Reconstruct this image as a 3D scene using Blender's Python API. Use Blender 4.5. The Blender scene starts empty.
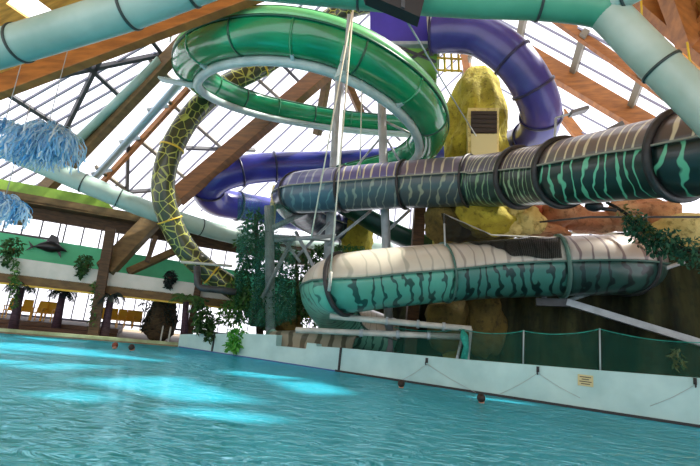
import bpy, bmesh, math, random
from mathutils import Vector, Matrix, noise
from mathutils.geometry import tessellate_polygon
V = Vector
rnd = random.Random(7)
sc = bpy.context.scene
col = sc.collection
pi = math.pi

# ------------------------------------------------------------------ camera
FPX = 460.0; PIT = math.radians(12.2); ROL = math.radians(5.8); EYE = V((0, 0, 1.4))
_f = V((0, math.cos(PIT), math.sin(PIT))); _r = V((1, 0, 0)); _u = V((0, -math.sin(PIT), math.cos(PIT)))
RT = _r * math.cos(ROL) + _u * math.sin(ROL); UP = _u * math.cos(ROL) - _r * math.sin(ROL)
cam = bpy.data.cameras.new('camera'); cam.sensor_width = 36; cam.lens = 36 * FPX / 700; cam.clip_end = 500
co = bpy.data.objects.new('camera', cam); col.objects.link(co); sc.camera = co
m = Matrix((RT, UP, -_f)).transposed().to_4x4(); m.translation = EYE; co.matrix_world = m

def ray(x, y): return _f + RT * ((x - 350) / FPX) + UP * ((233 - y) / FPX)
def P(x, y, d): return EYE + ray(x, y) * d              # world point from image pixel x, y and an assumed depth d
def PZ(x, y, z): r = ray(x, y); return EYE + r * ((z - EYE.z) / r.z)
def PP(x, y, p0, n): r = ray(x, y); return EYE + r * ((p0 - EYE).dot(n) / r.dot(n))

# ------------------------------------------------------------------ materials
def new_mat(name):
    mt = bpy.data.materials.new(name); mt.use_nodes = True
    nt = mt.node_tree; nt.nodes.clear()
    return mt, nt, nt.nodes, nt.links
def val(nt, op, a, b=None, c=None):
    n = nt.nodes.new('ShaderNodeMath'); n.operation = op
    for i, v in enumerate((a, b, c)):
        if v is None: continue
        if isinstance(v, (int, float)): n.inputs[i].default_value = v
        else: nt.links.new(v, n.inputs[i])
    return n.outputs[0]
def mixc(nt, f, a, b):
    n = nt.nodes.new('ShaderNodeMix'); n.data_type = 'RGBA'
    if isinstance(f, (int, float)): n.inputs[0].default_value = f
    else: nt.links.new(f, n.inputs[0])
    for i, v in ((6, a), (7, b)):
        if isinstance(v, tuple): n.inputs[i].default_value = (*v[:3], 1)
        else: nt.links.new(v, n.inputs[i])
    return n.outputs[2]
def objco(nt, scale=(1, 1, 1)):
    t = nt.nodes.new('ShaderNodeTexCoord'); mp = nt.nodes.new('ShaderNodeMapping'); mp.inputs['Scale'].default_value = scale
    nt.links.new(t.outputs['Object'], mp.inputs['Vector']); return mp.outputs[0]
def noi(nt, vec, scale, detail=3, rough=.55, dist=0):
    n = nt.nodes.new('ShaderNodeTexNoise'); n.inputs['Scale'].default_value = scale; n.inputs['Detail'].default_value = detail
    n.inputs['Roughness'].default_value = rough; n.inputs['Distortion'].default_value = dist
    nt.links.new(vec, n.inputs['Vector']); return n.outputs['Fac']
def rng(nt, v, a, b, c=0., d=1.):
    n = nt.nodes.new('ShaderNodeMapRange'); n.inputs[1].default_value = a; n.inputs[2].default_value = b
    n.inputs[3].default_value = c; n.inputs[4].default_value = d; nt.links.new(v, n.inputs[0]); return n.outputs[0]
def finish(nt, color, rough=.5, spec=.5, metal=0, bump=None, bstr=.3, bdist=.05, coat=0, alpha=None):
    b = nt.nodes.new('ShaderNodeBsdfPrincipled'); o = nt.nodes.new('ShaderNodeOutputMaterial')
    if isinstance(color, tuple): b.inputs['Base Color'].default_value = (*color[:3], 1)
    else: nt.links.new(color, b.inputs['Base Color'])
    if isinstance(rough, (int, float)): b.inputs['Roughness'].default_value = rough
    else: nt.links.new(rough, b.inputs['Roughness'])
    b.inputs['Metallic'].default_value = metal; b.inputs['Specular IOR Level'].default_value = spec
    b.inputs['Coat Weight'].default_value = coat; b.inputs['Coat Roughness'].default_value = .08
    if alpha is not None:
        if isinstance(alpha, (int, float)): b.inputs['Alpha'].default_value = alpha
        else: nt.links.new(alpha, b.inputs['Alpha'])
    if bump is not None:
        bn = nt.nodes.new('ShaderNodeBump'); bn.inputs['Strength'].default_value = bstr; bn.inputs['Distance'].default_value = bdist
        nt.links.new(bump, bn.inputs['Height']); nt.links.new(bn.outputs[0], b.inputs['Normal'])
    nt.links.new(b.outputs[0], o.inputs[0]); return b
def rgb(r, g, b):
    f = lambda c: (c / 255 / 12.92) if c / 255 <= .04045 else ((c / 255 + .055) / 1.055) ** 2.4
    return (f(r), f(g), f(b))
def noisy(name, a, b, scale=3, rough=.6, sc3=(1, 1, 1), bump=.2, bdist=.03, detail=4, spec=.5, lo=.35, hi=.65, coat=0):
    mt, nt, N, L = new_mat(name)
    f = noi(nt, objco(nt, sc3), scale, detail)
    finish(nt, mixc(nt, rng(nt, f, lo, hi), a, b), rough, spec, bump=f if bump else None, bstr=bump, bdist=bdist, coat=coat)
    return mt
def plain(name, c, rough=.5, spec=.5, metal=0, coat=0):
    mt, nt, N, L = new_mat(name); finish(nt, c, rough, spec, metal, coat=coat); return mt

def zebra(name, base, stripe, width=.38, wob=.5, skew=.6, rough=.35, fade=.0, dirt=.25, vs=.9):
    """bands that run round the tube; UV.x counts stripes along it, UV.y is the turn round it"""
    mt, nt, N, L = new_mat(name)
    uv = N.new('ShaderNodeUVMap'); sp = N.new('ShaderNodeSeparateXYZ'); L.new(uv.outputs[0], sp.inputs[0])
    cb = N.new('ShaderNodeCombineXYZ'); L.new(val(nt, 'MULTIPLY', sp.outputs[0], .55), cb.inputs[0]); L.new(val(nt, 'MULTIPLY', sp.outputs[1], 5.), cb.inputs[1])
    n1 = noi(nt, cb.outputs[0], vs, 2); 
    cb2 = N.new('ShaderNodeCombineXYZ'); L.new(sp.outputs[0], cb2.inputs[0]); L.new(val(nt, 'MULTIPLY', sp.outputs[1], 9.), cb2.inputs[1]); cb2.inputs[2].default_value = 3.3
    n2 = noi(nt, cb2.outputs[0], .9, 1)
    t = val(nt, 'ADD', sp.outputs[0], val(nt, 'MULTIPLY', n1, wob * 2))
    t = val(nt, 'ADD', t, val(nt, 'MULTIPLY', sp.outputs[1], skew * 3))
    fr = val(nt, 'ABSOLUTE', val(nt, 'SUBTRACT', val(nt, 'FRACT', t), .5))
    w = val(nt, 'ADD', width * .5 - .1, val(nt, 'MULTIPLY', n2, .2))
    s = rng(nt, val(nt, 'SUBTRACT', w, fr), -.02, .03)
    s = val(nt, 'MULTIPLY', s, 1 - fade)
    g = noi(nt, objco(nt), 1.3, 4)
    bcol = mixc(nt, rng(nt, g, .35, .7, 0, dirt), base, tuple(c * .45 + .03 for c in base))
    finish(nt, mixc(nt, s, bcol, stripe), rough, .5, coat=.3)
    return mt

M = {}
M['steel'] = noisy('galvanised_steel', rgb(182, 192, 196), rgb(150, 162, 168), 2, .45)
M['steel_dark'] = noisy('dark_steel', rgb(70, 74, 78), rgb(48, 52, 56), 3, .5)
M['alu'] = plain('aluminium_bars', rgb(140, 140, 158), .4)
M['bar_tan'] = plain('tan_purlin', rgb(120, 112, 92), .5)
M['bar_dark'] = plain('dark_purlin', rgb(66, 66, 70), .5)
M['pipe_blue'] = plain('pale_blue_pipe', rgb(150, 176, 190), .3, metal=.3)
M['white_pipe'] = noisy('white_pipe', rgb(205, 205, 195), rgb(170, 175, 168), 2, .4)
M['timber'] = noisy('glulam_timber', rgb(176, 112, 50), rgb(138, 86, 38), 1.2, .6, (1, 1, 6), .2)
M['timber_mid'] = noisy('brown_timber', rgb(142, 92, 46), rgb(108, 70, 36), 1.2, .6, (1, 1, 6), .2)
M['timber_dark'] = noisy('dark_timber', rgb(96, 68, 40), rgb(62, 44, 26), 2.2, .65, (1, 1, 6), .2)
M['timber_grey'] = noisy('weathered_timber', rgb(124, 98, 58), rgb(96, 76, 46), 1.2, .65, (2, 2, 5), .2)
M['deckwood'] = noisy('ceiling_boards', rgb(236, 172, 78), rgb(190, 128, 52), 1.2, .6, (1, 7, 1), .2)
M['white_wall'] = noisy('white_pool_wall', rgb(190, 228, 226), rgb(166, 208, 208), .9, .35, bump=.05)
M['white_paint'] = noisy('white_paint', rgb(226, 226, 218), rgb(205, 210, 200), 1.2, .5, bump=.05)
M['green_paint'] = noisy('green_wall_paint', rgb(92, 214, 160), rgb(74, 196, 142), .8, .55, bump=.05)
M['lime_paint'] = noisy('lime_paint', rgb(150, 190, 70), rgb(120, 160, 60), 2, .55, bump=.05)
M['black'] = plain('black_rubber', rgb(18, 20, 22), .5)
M['black_box'] = plain('black_plastic', rgb(12, 13, 15), .45)
M['pale_kerb'] = noisy('pale_kerb', rgb(190, 205, 160), rgb(150, 165, 120), 2, .6)
M['terrace'] = noisy('brown_terrace_tile', rgb(104, 72, 44), rgb(70, 48, 30), 2.5, .6, (1, 1, 8))
M['deck_tile'] = noisy('deck_tile', rgb(150, 130, 96), rgb(120, 100, 74), 2.5, .6)
M['soil'] = noisy('dark_soil', rgb(60, 52, 36), rgb(36, 32, 24), 2, .9)
M['duct'] = noisy('pale_green_duct', rgb(166, 196, 186), rgb(140, 174, 164), .8, .38, bump=.03)
M['duct_green'] = noisy('green_duct', rgb(92, 170, 138), rgb(72, 150, 120), .8, .4, bump=.0)
M['duct_silver'] = noisy('silver_duct', rgb(176, 196, 184), rgb(150, 174, 160), .8, .35, bump=.0)
M['duct_dark'] = plain('duct_band', rgb(46, 62, 60), .5)
M['duct_white'] = noisy('white_green_duct', rgb(190, 214, 204), rgb(165, 195, 186), .8, .4, bump=.03)
M['blue'] = noisy('indigo_fibreglass', rgb(54, 58, 158), rgb(44, 46, 128), .7, .3, bump=.0, coat=.2)
M['blue_pale'] = noisy('dusty_indigo_fibreglass', rgb(72, 70, 146), rgb(54, 52, 122), .7, .32, bump=.0, coat=.15)
M['blue_dark'] = plain('indigo_flange', rgb(28, 30, 72), .4)
M['green'] = noisy('green_fibreglass', rgb(18, 150, 98), rgb(12, 124, 80), .6, .22, bump=.0, coat=.6)
M['green_light'] = noisy('light_green_fibreglass', rgb(130, 218, 150), rgb(96, 200, 136), .6, .28, bump=.0, coat=.4)
M['green_rim'] = plain('dark_green_rim', rgb(10, 84, 60), .35)
M['green_deep'] = noisy('bottle_green_fibreglass', rgb(12, 70, 52), rgb(10, 52, 42), .6, .3, bump=.0)
M['rail'] = noisy('blue_grey_rail', rgb(186, 206, 204), rgb(158, 184, 186), 1.5, .35, bump=.0)
M['purple_panel'] = noisy('purple_panel', rgb(70, 58, 176), rgb(58, 48, 156), .9, .4, bump=.0)
M['soffit'] = plain('green_soffit', rgb(120, 176, 70), .5)
M['yellow'] = plain('yellow_paint', rgb(225, 190, 60), .45)
M['zflange'] = noisy('zebra_flange', rgb(58, 56, 56), rgb(36, 36, 38), 3, .5)
M['zseam'] = plain('seam_flange', rgb(150, 152, 140), .5)
M['flange_teal'] = plain('teal_flange', rgb(70, 110, 100), .5)
M['skin'] = plain('skin', rgb(205, 150, 120), .5)
M['hair'] = plain('dark_hair', rgb(40, 28, 22), .6)
M['hair_red'] = plain('auburn_hair', rgb(130, 60, 36), .6)
M['swim'] = plain('swimwear', rgb(30, 40, 80), .6)
M['lounge'] = plain('yellow_plastic', rgb(240, 176, 30), .45)
M['trunk'] = noisy('palm_trunk', rgb(84, 58, 72), rgb(52, 36, 46), 6, .8, (1, 1, 4))
M['bark'] = noisy('bark', rgb(84, 70, 44), rgb(46, 38, 26), 5, .85, (1, 1, 3))
M['rope'] = plain('pale_rope', rgb(225, 220, 200), .7)
M['rope_grey'] = plain('grey_cable', rgb(165, 172, 172), .6)
M['fish'] = plain('dark_fish_skin', rgb(26, 30, 34), .35)
M['sign'] = plain('cream_plate', rgb(206, 200, 150), .5)
M['ink'] = plain('dark_print', rgb(70, 66, 50), .6)
M['lamp'] = plain('grey_lamp_housing', rgb(120, 122, 124), .4)
M['thatch'] = noisy('thatch', rgb(196, 166, 70), rgb(150, 120, 46), 6, .9, (1, 1, .4))
M['pot'] = plain('terracotta', rgb(120, 70, 44), .7)
M['rubber_strip'] = plain('black_joint_strip', rgb(22, 26, 30), .5)
M['louvre'] = noisy('brown_louvre', rgb(58, 46, 34), rgb(40, 32, 26), 3, .6, (1, 1, 12))
M['beige_panel'] = plain('beige_panel', rgb(214, 206, 150), .5)
M['cloth_teal'] = noisy('turquoise_net_bundle', rgb(40, 170, 150), rgb(20, 120, 112), 8, .8)

def leaf_mat(name, a, b):
    mt, nt, N, L = new_mat(name)
    g = N.new('ShaderNodeNewGeometry')
    f = noi(nt, objco(nt), 2.1, 2)
    w = N.new('ShaderNodeTexWhiteNoise'); w.noise_dimensions = '1D'; L.new(g.outputs['Random Per Island'], w.inputs['W'])
    c = mixc(nt, w.outputs[0], a, b)
    bs = finish(nt, c, .5, .4)
    tr = N.new('ShaderNodeBsdfTranslucent'); L.new(c, tr.inputs[0])
    mx = N.new('ShaderNodeMixShader'); mx.inputs[0].default_value = .3
    o = [n for n in N if n.type == 'OUTPUT_MATERIAL'][0]
    L.new(bs.outputs[0], mx.inputs[1]); L.new(tr.outputs[0], mx.inputs[2]); L.new(mx.outputs[0], o.inputs[0])
    return mt
M['leaf_dark'] = leaf_mat('dark_leaves', rgb(30, 64, 34), rgb(72, 118, 58))
M['leaf_mid'] = leaf_mat('mid_leaves', rgb(44, 100, 46), rgb(96, 140, 66))
M['leaf_bright'] = leaf_mat('bright_leaves', rgb(60, 160, 60), rgb(120, 200, 90))
M['leaf_black'] = leaf_mat('blackish_leaves', rgb(26, 34, 36), rgb(40, 62, 54))  # very dark leaf colour, near black to dull green
M['leaf_teal'] = leaf_mat('teal_leaves', rgb(26, 74, 60), rgb(70, 130, 96))
M['leaf_dry'] = leaf_mat('dry_leaves', rgb(150, 140, 80), rgb(90, 110, 50))
M['tassel'] = leaf_mat('blue_tassel_strips', rgb(76, 170, 226), rgb(228, 250, 255))  # near-white end of the range puts highlights into the strip colour

def rock(name, a, b, c, scale=.9):
    mt, nt, N, L = new_mat(name)
    v = objco(nt); f = noi(nt, v, scale, 6, .6); g = noi(nt, v, scale * 5, 5, .65)
    k = mixc(nt, rng(nt, f, .35, .62), a, b); k = mixc(nt, rng(nt, g, .52, .72), k, c)
    finish(nt, k, .85, .3, bump=g, bstr=.7, bdist=.12); return mt
M['rock_yellow'] = rock('yellow_rock', rgb(200, 186, 66), rgb(158, 146, 50), rgb(104, 92, 34))
M['rock_pink'] = rock('pink_rock', rgb(206, 170, 130), rgb(176, 120, 86), rgb(110, 80, 58))
M['rock_red'] = rock('red_rock', rgb(180, 92, 44), rgb(146, 66, 34), rgb(90, 44, 26))
M['rock_sand'] = rock('sand_rock', rgb(232, 218, 150), rgb(204, 184, 112), rgb(134, 116, 60))
M['rock_olive'] = rock('olive_rock', rgb(120, 104, 50), rgb(84, 74, 38), rgb(50, 46, 28))

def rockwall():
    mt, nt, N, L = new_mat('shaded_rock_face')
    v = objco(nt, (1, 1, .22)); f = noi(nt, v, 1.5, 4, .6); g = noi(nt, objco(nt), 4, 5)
    k = mixc(nt, rng(nt, f, .36, .64), rgb(14, 20, 13), rgb(58, 62, 34)); k = mixc(nt, rng(nt, g, .5, .75), k, rgb(24, 38, 26))  # shade of the tubes and roof is put into these dark tones
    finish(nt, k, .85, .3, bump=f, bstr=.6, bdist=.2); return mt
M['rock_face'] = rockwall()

def giraffe():
    mt, nt, N, L = new_mat('giraffe_pattern')
    uv = N.new('ShaderNodeUVMap'); mp = N.new('ShaderNodeMapping'); mp.inputs['Scale'].default_value = (2.5, 8, 1); L.new(uv.outputs[0], mp.inputs[0])
    vo = N.new('ShaderNodeTexVoronoi'); vo.feature = 'DISTANCE_TO_EDGE'; vo.inputs['Scale'].default_value = 1; vo.inputs['Randomness'].default_value = .8
    L.new(mp.outputs[0], vo.inputs['Vector'])
    s = rng(nt, vo.outputs['Distance'], .02, .055)
    f = noi(nt, objco(nt), 2)
    finish(nt, mixc(nt, s, rgb(176, 180, 84), mixc(nt, f, rgb(34, 48, 26), rgb(66, 70, 36))), .35, .5, coat=.3); return mt
M['giraffe'] = giraffe()

def glass():
    mt, nt, N, L = new_mat('clear_pane')
    t = N.new('ShaderNodeBsdfTransparent'); t.inputs[0].default_value = (.97, .97, .99, 1)
    g = N.new('ShaderNodeBsdfGlossy'); g.inputs['Roughness'].default_value = .05
    fr = N.new('ShaderNodeFresnel'); fr.inputs[0].default_value = 1.2
    mx = N.new('ShaderNodeMixShader'); L.new(val(nt, 'MULTIPLY', fr.outputs[0], .48), mx.inputs[0]); L.new(t.outputs[0], mx.inputs[1]); L.new(g.outputs[0], mx.inputs[2])
    o = N.new('ShaderNodeOutputMaterial'); L.new(mx.outputs[0], o.inputs[0]); return mt
M['glass'] = glass()

def net(name, c, density, cell, thick=None):
    """woven mesh: threads with holes; density is the share of the light it stops between the threads"""
    mt, nt, N, L = new_mat(name)
    uv = N.new('ShaderNodeUVMap'); sp = N.new('ShaderNodeSeparateXYZ'); L.new(uv.outputs[0], sp.inputs[0])
    a = val(nt, 'ABSOLUTE', val(nt, 'SUBTRACT', val(nt, 'FRACT', val(nt, 'DIVIDE', sp.outputs[0], cell)), .5))
    b = val(nt, 'ABSOLUTE', val(nt, 'SUBTRACT', val(nt, 'FRACT', val(nt, 'DIVIDE', sp.outputs[1], cell)), .5))
    th = val(nt, 'GREATER_THAN', val(nt, 'MAXIMUM', a, b), .5 - (thick or .1))
    al = val(nt, 'MAXIMUM', th, density)
    f = noi(nt, objco(nt), 2.5, 3)
    finish(nt, mixc(nt, f, c, tuple(k * .5 for k in c)), .8, .2, alpha=al); return mt
M['net_green'] = net('green_fence_net', rgb(30, 104, 88), .22, .03, .04)
M['net_black'] = net('black_camouflage_net', rgb(26, 30, 28), .7, .05, .12)
M['net_teal'] = net('teal_hanging_net', rgb(46, 120, 104), .22, .05, .06)

def water():
    mt, nt, N, L = new_mat('pool_water')
    v = objco(nt, (1, 1.0, 1)); n1 = noi(nt, v, .75, 3, .5, .6); n2 = noi(nt, objco(nt, (1.5, 2.6, 1)), 1.5, 3, .55, .8)
    h = val(nt, 'ADD', val(nt, 'MULTIPLY', n1, 1.2), n2)
    bn = N.new('ShaderNodeBump'); bn.inputs['Strength'].default_value = .6; bn.inputs['Distance'].default_value = .25; L.new(h, bn.inputs['Height'])
    t = N.new('ShaderNodeBsdfTransparent'); t.inputs[0].default_value = (.3, .88, .94, 1)
    d = N.new('ShaderNodeBsdfDiffuse'); d.inputs[0].default_value = (.04, .58, .82, 1); L.new(bn.outputs[0], d.inputs['Normal'])
    m1 = N.new('ShaderNodeMixShader'); m1.inputs[0].default_value = .8; L.new(t.outputs[0], m1.inputs[1]); L.new(d.outputs[0], m1.inputs[2])
    g = N.new('ShaderNodeBsdfGlossy'); g.inputs[0].default_value = (.5, .9, 1, 1); g.inputs['Roughness'].default_value = .06; L.new(bn.outputs[0], g.inputs['Normal'])
    fr = N.new('ShaderNodeFresnel'); fr.inputs[0].default_value = 1.33; L.new(bn.outputs[0], fr.inputs['Normal'])
    m2 = N.new('ShaderNodeMixShader'); L.new(val(nt, 'MULTIPLY', fr.outputs[0], .5), m2.inputs[0]); L.new(m1.outputs[0], m2.inputs[1]); L.new(g.outputs[0], m2.inputs[2])
    o = N.new('ShaderNodeOutputMaterial'); L.new(m2.outputs[0], o.inputs[0]); return mt
M['water'] = water()
def basin():
    mt, nt, N, L = new_mat('turquoise_pool_tiles')
    f = noi(nt, objco(nt), .5, 3); finish(nt, mixc(nt, f, rgb(90, 225, 230), rgb(130, 240, 238)), .6, .3); return mt
M['basin'] = basin()

# ------------------------------------------------------------------ mesh builder
class MB:
    def __init__(s): s.v = []; s.f = []; s.uv = []; s.sm = []; s.has = False
    def add(s, vs, fs, uvs=None, smooth=False):
        o = len(s.v); s.v += [tuple(v) for v in vs]
        for i, f in enumerate(fs):
            s.f.append([a + o for a in f]); s.uv.append(uvs[i] if uvs else [(0, 0)] * len(f)); s.sm.append(smooth)
        if uvs: s.has = True
        return s
    def bar(s, p, q, w, h=None, up=None):
        h = h or w; p, q = V(p), V(q); t = (q - p).normalized(); up = V(up) if up is not None else V((0, 0, 1))
        if abs(t.dot(up)) > .98: up = V((0, 1, 0))
        a = t.cross(up).normalized(); b = a.cross(t)
        vs = [c + a * (sx * w / 2) + b * (sy * h / 2) for c in (p, q) for sx, sy in ((-1, -1), (1, -1), (1, 1), (-1, 1))]
        return s.add(vs, [(3, 2, 1, 0), (4, 5, 6, 7)] + [(i, (i + 1) % 4, 4 + (i + 1) % 4, 4 + i) for i in range(4)])
    def box(s, lo, hi):
        c = (V(lo) + V(hi)) / 2; return s.bar((c.x, lo[1], c.z), (c.x, hi[1], c.z), hi[0] - lo[0], hi[2] - lo[2])
    def tube(s, pts, r, n=10, cap=True, closed=False):
        pts = [V(p) for p in pts]; fr = frames(pts); vs = []; fs = []; us = []
        R = r if isinstance(r, (list, tuple)) else [r] * len(pts); ln = 0
        for i, (p, (t, a, b)) in enumerate(zip(pts, fr)):
            vs += [p + (a * math.cos(2 * pi * k / n) + b * math.sin(2 * pi * k / n)) * R[i] for k in range(n)]
        L = [0]
        for i in range(1, len(pts)): L.append(L[-1] + (pts[i] - pts[i - 1]).length)
        for i in range(len(pts) - 1):
            for k in range(n):
                fs.append((i * n + k, i * n + (k + 1) % n, (i + 1) * n + (k + 1) % n, (i + 1) * n + k))
                us.append([(L[i], k / n), (L[i], (k + 1) / n), (L[i + 1], (k + 1) / n), (L[i + 1], k / n)])
        if cap:
            fs.append(tuple(range(n - 1, -1, -1))); us.append([(0, 0)] * n)
            e = (len(pts) - 1) * n; fs.append(tuple(range(e, e + n))); us.append([(0, 0)] * n)
        return s.add(vs, fs, us, True)
    def ball(s, c, r, sq=(1, 1, 1), nu=14, nv=9, amp=0, fq=1.5, seed=0, rot=0):
        vs = []; fs = []; c = V(c)
        for j in range(nv + 1):
            th = pi * j / nv
            for i in range(nu):
                ph = 2 * pi * i / nu; d = V((math.sin(th) * math.cos(ph), math.sin(th) * math.sin(ph), math.cos(th)))
                k = 1 + amp * noise.fractal(d * fq + V((seed * 7.1, seed * 3.3, seed)), 1, 2, 3) if amp else 1
                w = V((d.x * sq[0], d.y * sq[1], d.z * sq[2])) * r * k
                if rot: w = Matrix.Rotation(rot, 3, 'Z') @ w
                vs.append(c + w)
        for j in range(nv):
            for i in range(nu): fs.append((j * nu + i, (j + 1) * nu + i, (j + 1) * nu + (i + 1) % nu, j * nu + (i + 1) % nu))
        return s.add(vs, fs, smooth=True)
    def poly(s, pts, th, nrm):
        """flat outline given a thickness along nrm"""
        pts = [V(p) for p in pts]; nv = V(nrm).normalized() * th; k = len(pts)
        tri = tessellate_polygon([pts]); vs = pts + [p + nv for p in pts]
        fs = [tuple(t) for t in tri] + [tuple(i + k for i in reversed(t)) for t in tri] + [(i, (i + 1) % k, k + (i + 1) % k, k + i) for i in range(k)]
        return s.add(vs, fs)
    def build(s, name, mat, parent=None, bevel=0, smooth_angle=None):
        me = bpy.data.meshes.new(name); me.from_pydata(s.v, [], s.f); me.update()
        if s.has:
            u = me.uv_layers.new(name='UVMap'); k = 0; flat = []
            for f in s.uv:
                for c in f: flat += [c[0], c[1]]
            u.data.foreach_set('uv', flat)
        me.polygons.foreach_set('use_smooth', s.sm)
        me.materials.append(M[mat] if isinstance(mat, str) else mat)
        bm = bmesh.new(); bm.from_mesh(me)
        if not getattr(s, 'open', False): bmesh.ops.recalc_face_normals(bm, faces=bm.faces)
        bm.to_mesh(me); bm.free()
        o = bpy.data.objects.new(name, me); col.objects.link(o)
        if bevel:
            b = o.modifiers.new('b', 'BEVEL'); b.width = bevel; b.segments = 2; b.limit_method = 'ANGLE'
        if parent is not None:
            o.parent = parent; o.matrix_parent_inverse = Matrix.Translation(-parent.location)
        return o
def frames(pts):
    """rotation-minimising frames"""
    n = len(pts); T = []
    for i in range(n):
        a = pts[max(0, i - 1)]; b = pts[min(n - 1, i + 1)]; d = b - a
        T.append(d.normalized() if d.length > 1e-9 else V((0, 0, 1)))
    up = V((0, 0, 1)) if abs(T[0].z) < .95 else V((0, 1, 0)); a = T[0].cross(up).normalized(); out = []
    for t in T:
        a = (a - t * a.dot(t)).normalized(); out.append((t, a, a.cross(t)))
    return out
def level_frames(pts):
    n = len(pts); out = []
    for i in range(n):
        t = (pts[min(n - 1, i + 1)] - pts[max(0, i - 1)]).normalized(); a = t.cross(V((0, 0, 1))).normalized(); out.append((t, a, a.cross(t)))
    return out
def spline(ctrl, step=.25):
    c = [V(p) for p in ctrl]; c = [c[0] * 2 - c[1]] + c + [c[-1] * 2 - c[-2]]; out = []
    for i in range(1, len(c) - 2):
        p0, p1, p2, p3 = c[i - 1:i + 3]; k = max(2, int((p2 - p1).length / step))
        for j in range(k):
            t = j / k
            out.append(.5 * (2 * p1 + (p2 - p0) * t + (2 * p0 - 5 * p1 + 4 * p2 - p3) * t * t + (3 * p1 - p0 - 3 * p2 + p3) * t ** 3))
    out.append(c[-2]); return out
def tag(o, label=None, cat=None, group=None, kind=None):
    if label: o['label'] = label
    if cat: o['category'] = cat
    if group: o['group'] = group
    if kind: o['kind'] = kind
    return o
def empty(name, loc, label, cat, group=None):
    o = bpy.data.objects.new(name, None); o.location = loc; o.empty_display_size = .2; col.objects.link(o); return tag(o, label, cat, group)
def st(o): o['kind'] = 'structure'; return o
def copy_tree(o, parent=None):
    c = o.copy(); col.objects.link(c)
    if parent: c.parent = parent
    for ch in o.children: copy_tree(ch, c)
    return c

# ================================================================== THE SETTING
WA = V((-7.3, 21.8, 0)); WB = V((9.0, 11.7, 0)); WD = (WB - WA).normalized(); WN = V((-WD.y, WD.x, 0))      # pool wall line; WN points away from the pool
if WN.y < 0: WN = -WN
FA = V((-13.7, 19.3, 0)); FB = V((-7.5, 21.9, 0)); FD = (FB - FA).normalized(); FN = V((-FD.y, FD.x, 0))      # far pool edge
def onwall(x, y, off=0): return PP(x, y, WA + WN * off, WN)
def onfar(x, y, off=0): return PP(x, y, FA + FN * off, FN)
def wallpt(s, off=0, z=0): p = WA + WD * s + WN * off; return V((p.x, p.y, z))
def farpt(s, off=0, z=0): p = FA + FD * s + FN * off; return V((p.x, p.y, z))
def ws(x, y): return (onwall(x, y) - WA).dot(WD)

FARL, FARR = -8.0, (WA - FA).dot(FD)
fl = farpt(FARL); wr = wallpt(24)
outline = [fl, farpt(FARR + .15), WA, wr, V((wr.x, -6, 0)), V((fl.x, -6, 0))]
b = MB(); b.open = True; b.add(outline, [tuple(range(6))]); o = st(b.build('pool_water', 'water'))
b = MB(); ZB = -1.45
lo = [V((p.x, p.y, ZB)) for p in outline]; hi = [V((p.x, p.y, .0)) for p in outline]
b.add(lo + hi, [tuple(range(6))] + [(i, (i + 1) % 6, 6 + (i + 1) % 6, 6 + i) for i in range(6)]); b.open = True
st(b.build('pool_basin', 'basin'))

# white pool wall, profile stepped as it is built
prof = [(178, 347, .57), (240, 340, .93), (276, 340, 1.04), (276.5, 340, .62), (306.5, 343, .64), (307, 343, .88), (316.5, 343, .88), (317, 343, .79), (340, 350, .84), (465, 365, .95), (600, 372, 1.08), (700, 378, 1.17)]
ss = [(max(0, ws(x, y)), z) for x, y, z in prof]; ss[0] = (0, .57); ss.append((24, 1.25))
pts = [wallpt(0, 0, -.3)] + [wallpt(a, 0, z) for a, z in ss] + [wallpt(24, 0, -.3)]
b = MB(); b.poly(pts, .35, WN); st(b.build('wall_right', 'white_wall'))
def walltop(s):
    for (a, z), (c, w) in zip(ss, ss[1:]):
        if a <= s <= c: return z + (w - z) * (s - a) / max(1e-6, c - a)
    return 1.1
s0 = ws(335, 376)
b = MB(); b.bar(wallpt(s0, -.02, .03), wallpt(24, -.02, .035), .05, .07); st(b.build('trim_1', 'black'))
b = MB(); b.bar(wallpt(.1, -.02, .02), wallpt(s0, -.02, .02), .05, .05); st(b.build('trim_2', plain('blue_waterline_tile', rgb(40, 90, 150), .3)))
# ground behind it
b = MB(); b.add([wallpt(-1, .3, .5), wallpt(24, .3, .5), wallpt(24, 9, .5), wallpt(-1, 9, .5)], [(0, 1, 2, 3)]); b.open = True; st(b.build('ground', 'soil'))

# far terrace, kerb
b = MB(); b.poly([farpt(FARL, 0, -.2), farpt(FARR + 8, 0, -.2), farpt(FARR + 8, 14, -.2), farpt(FARL - 4, 14, -.2)], .3, (0, 0, 1)); st(b.build('floor', 'deck_tile'))
b = MB(); b.bar(farpt(FARL, .2, .12), farpt(FARR, .2, .12), .42, .12); st(b.build('trim_3', 'pale_kerb'))
for i, (o1, z1) in enumerate(((2.0, .28), (2.6, .46))):
    b = MB(); b.poly([farpt(FARL - 2, o1, .1), farpt(4.2, o1, .1), farpt(4.2, 9, .1), farpt(FARL - 2, 9, .1)], z1 - .1, (0, 0, 1)); st(b.build('terrace_step', 'terrace'))

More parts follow.
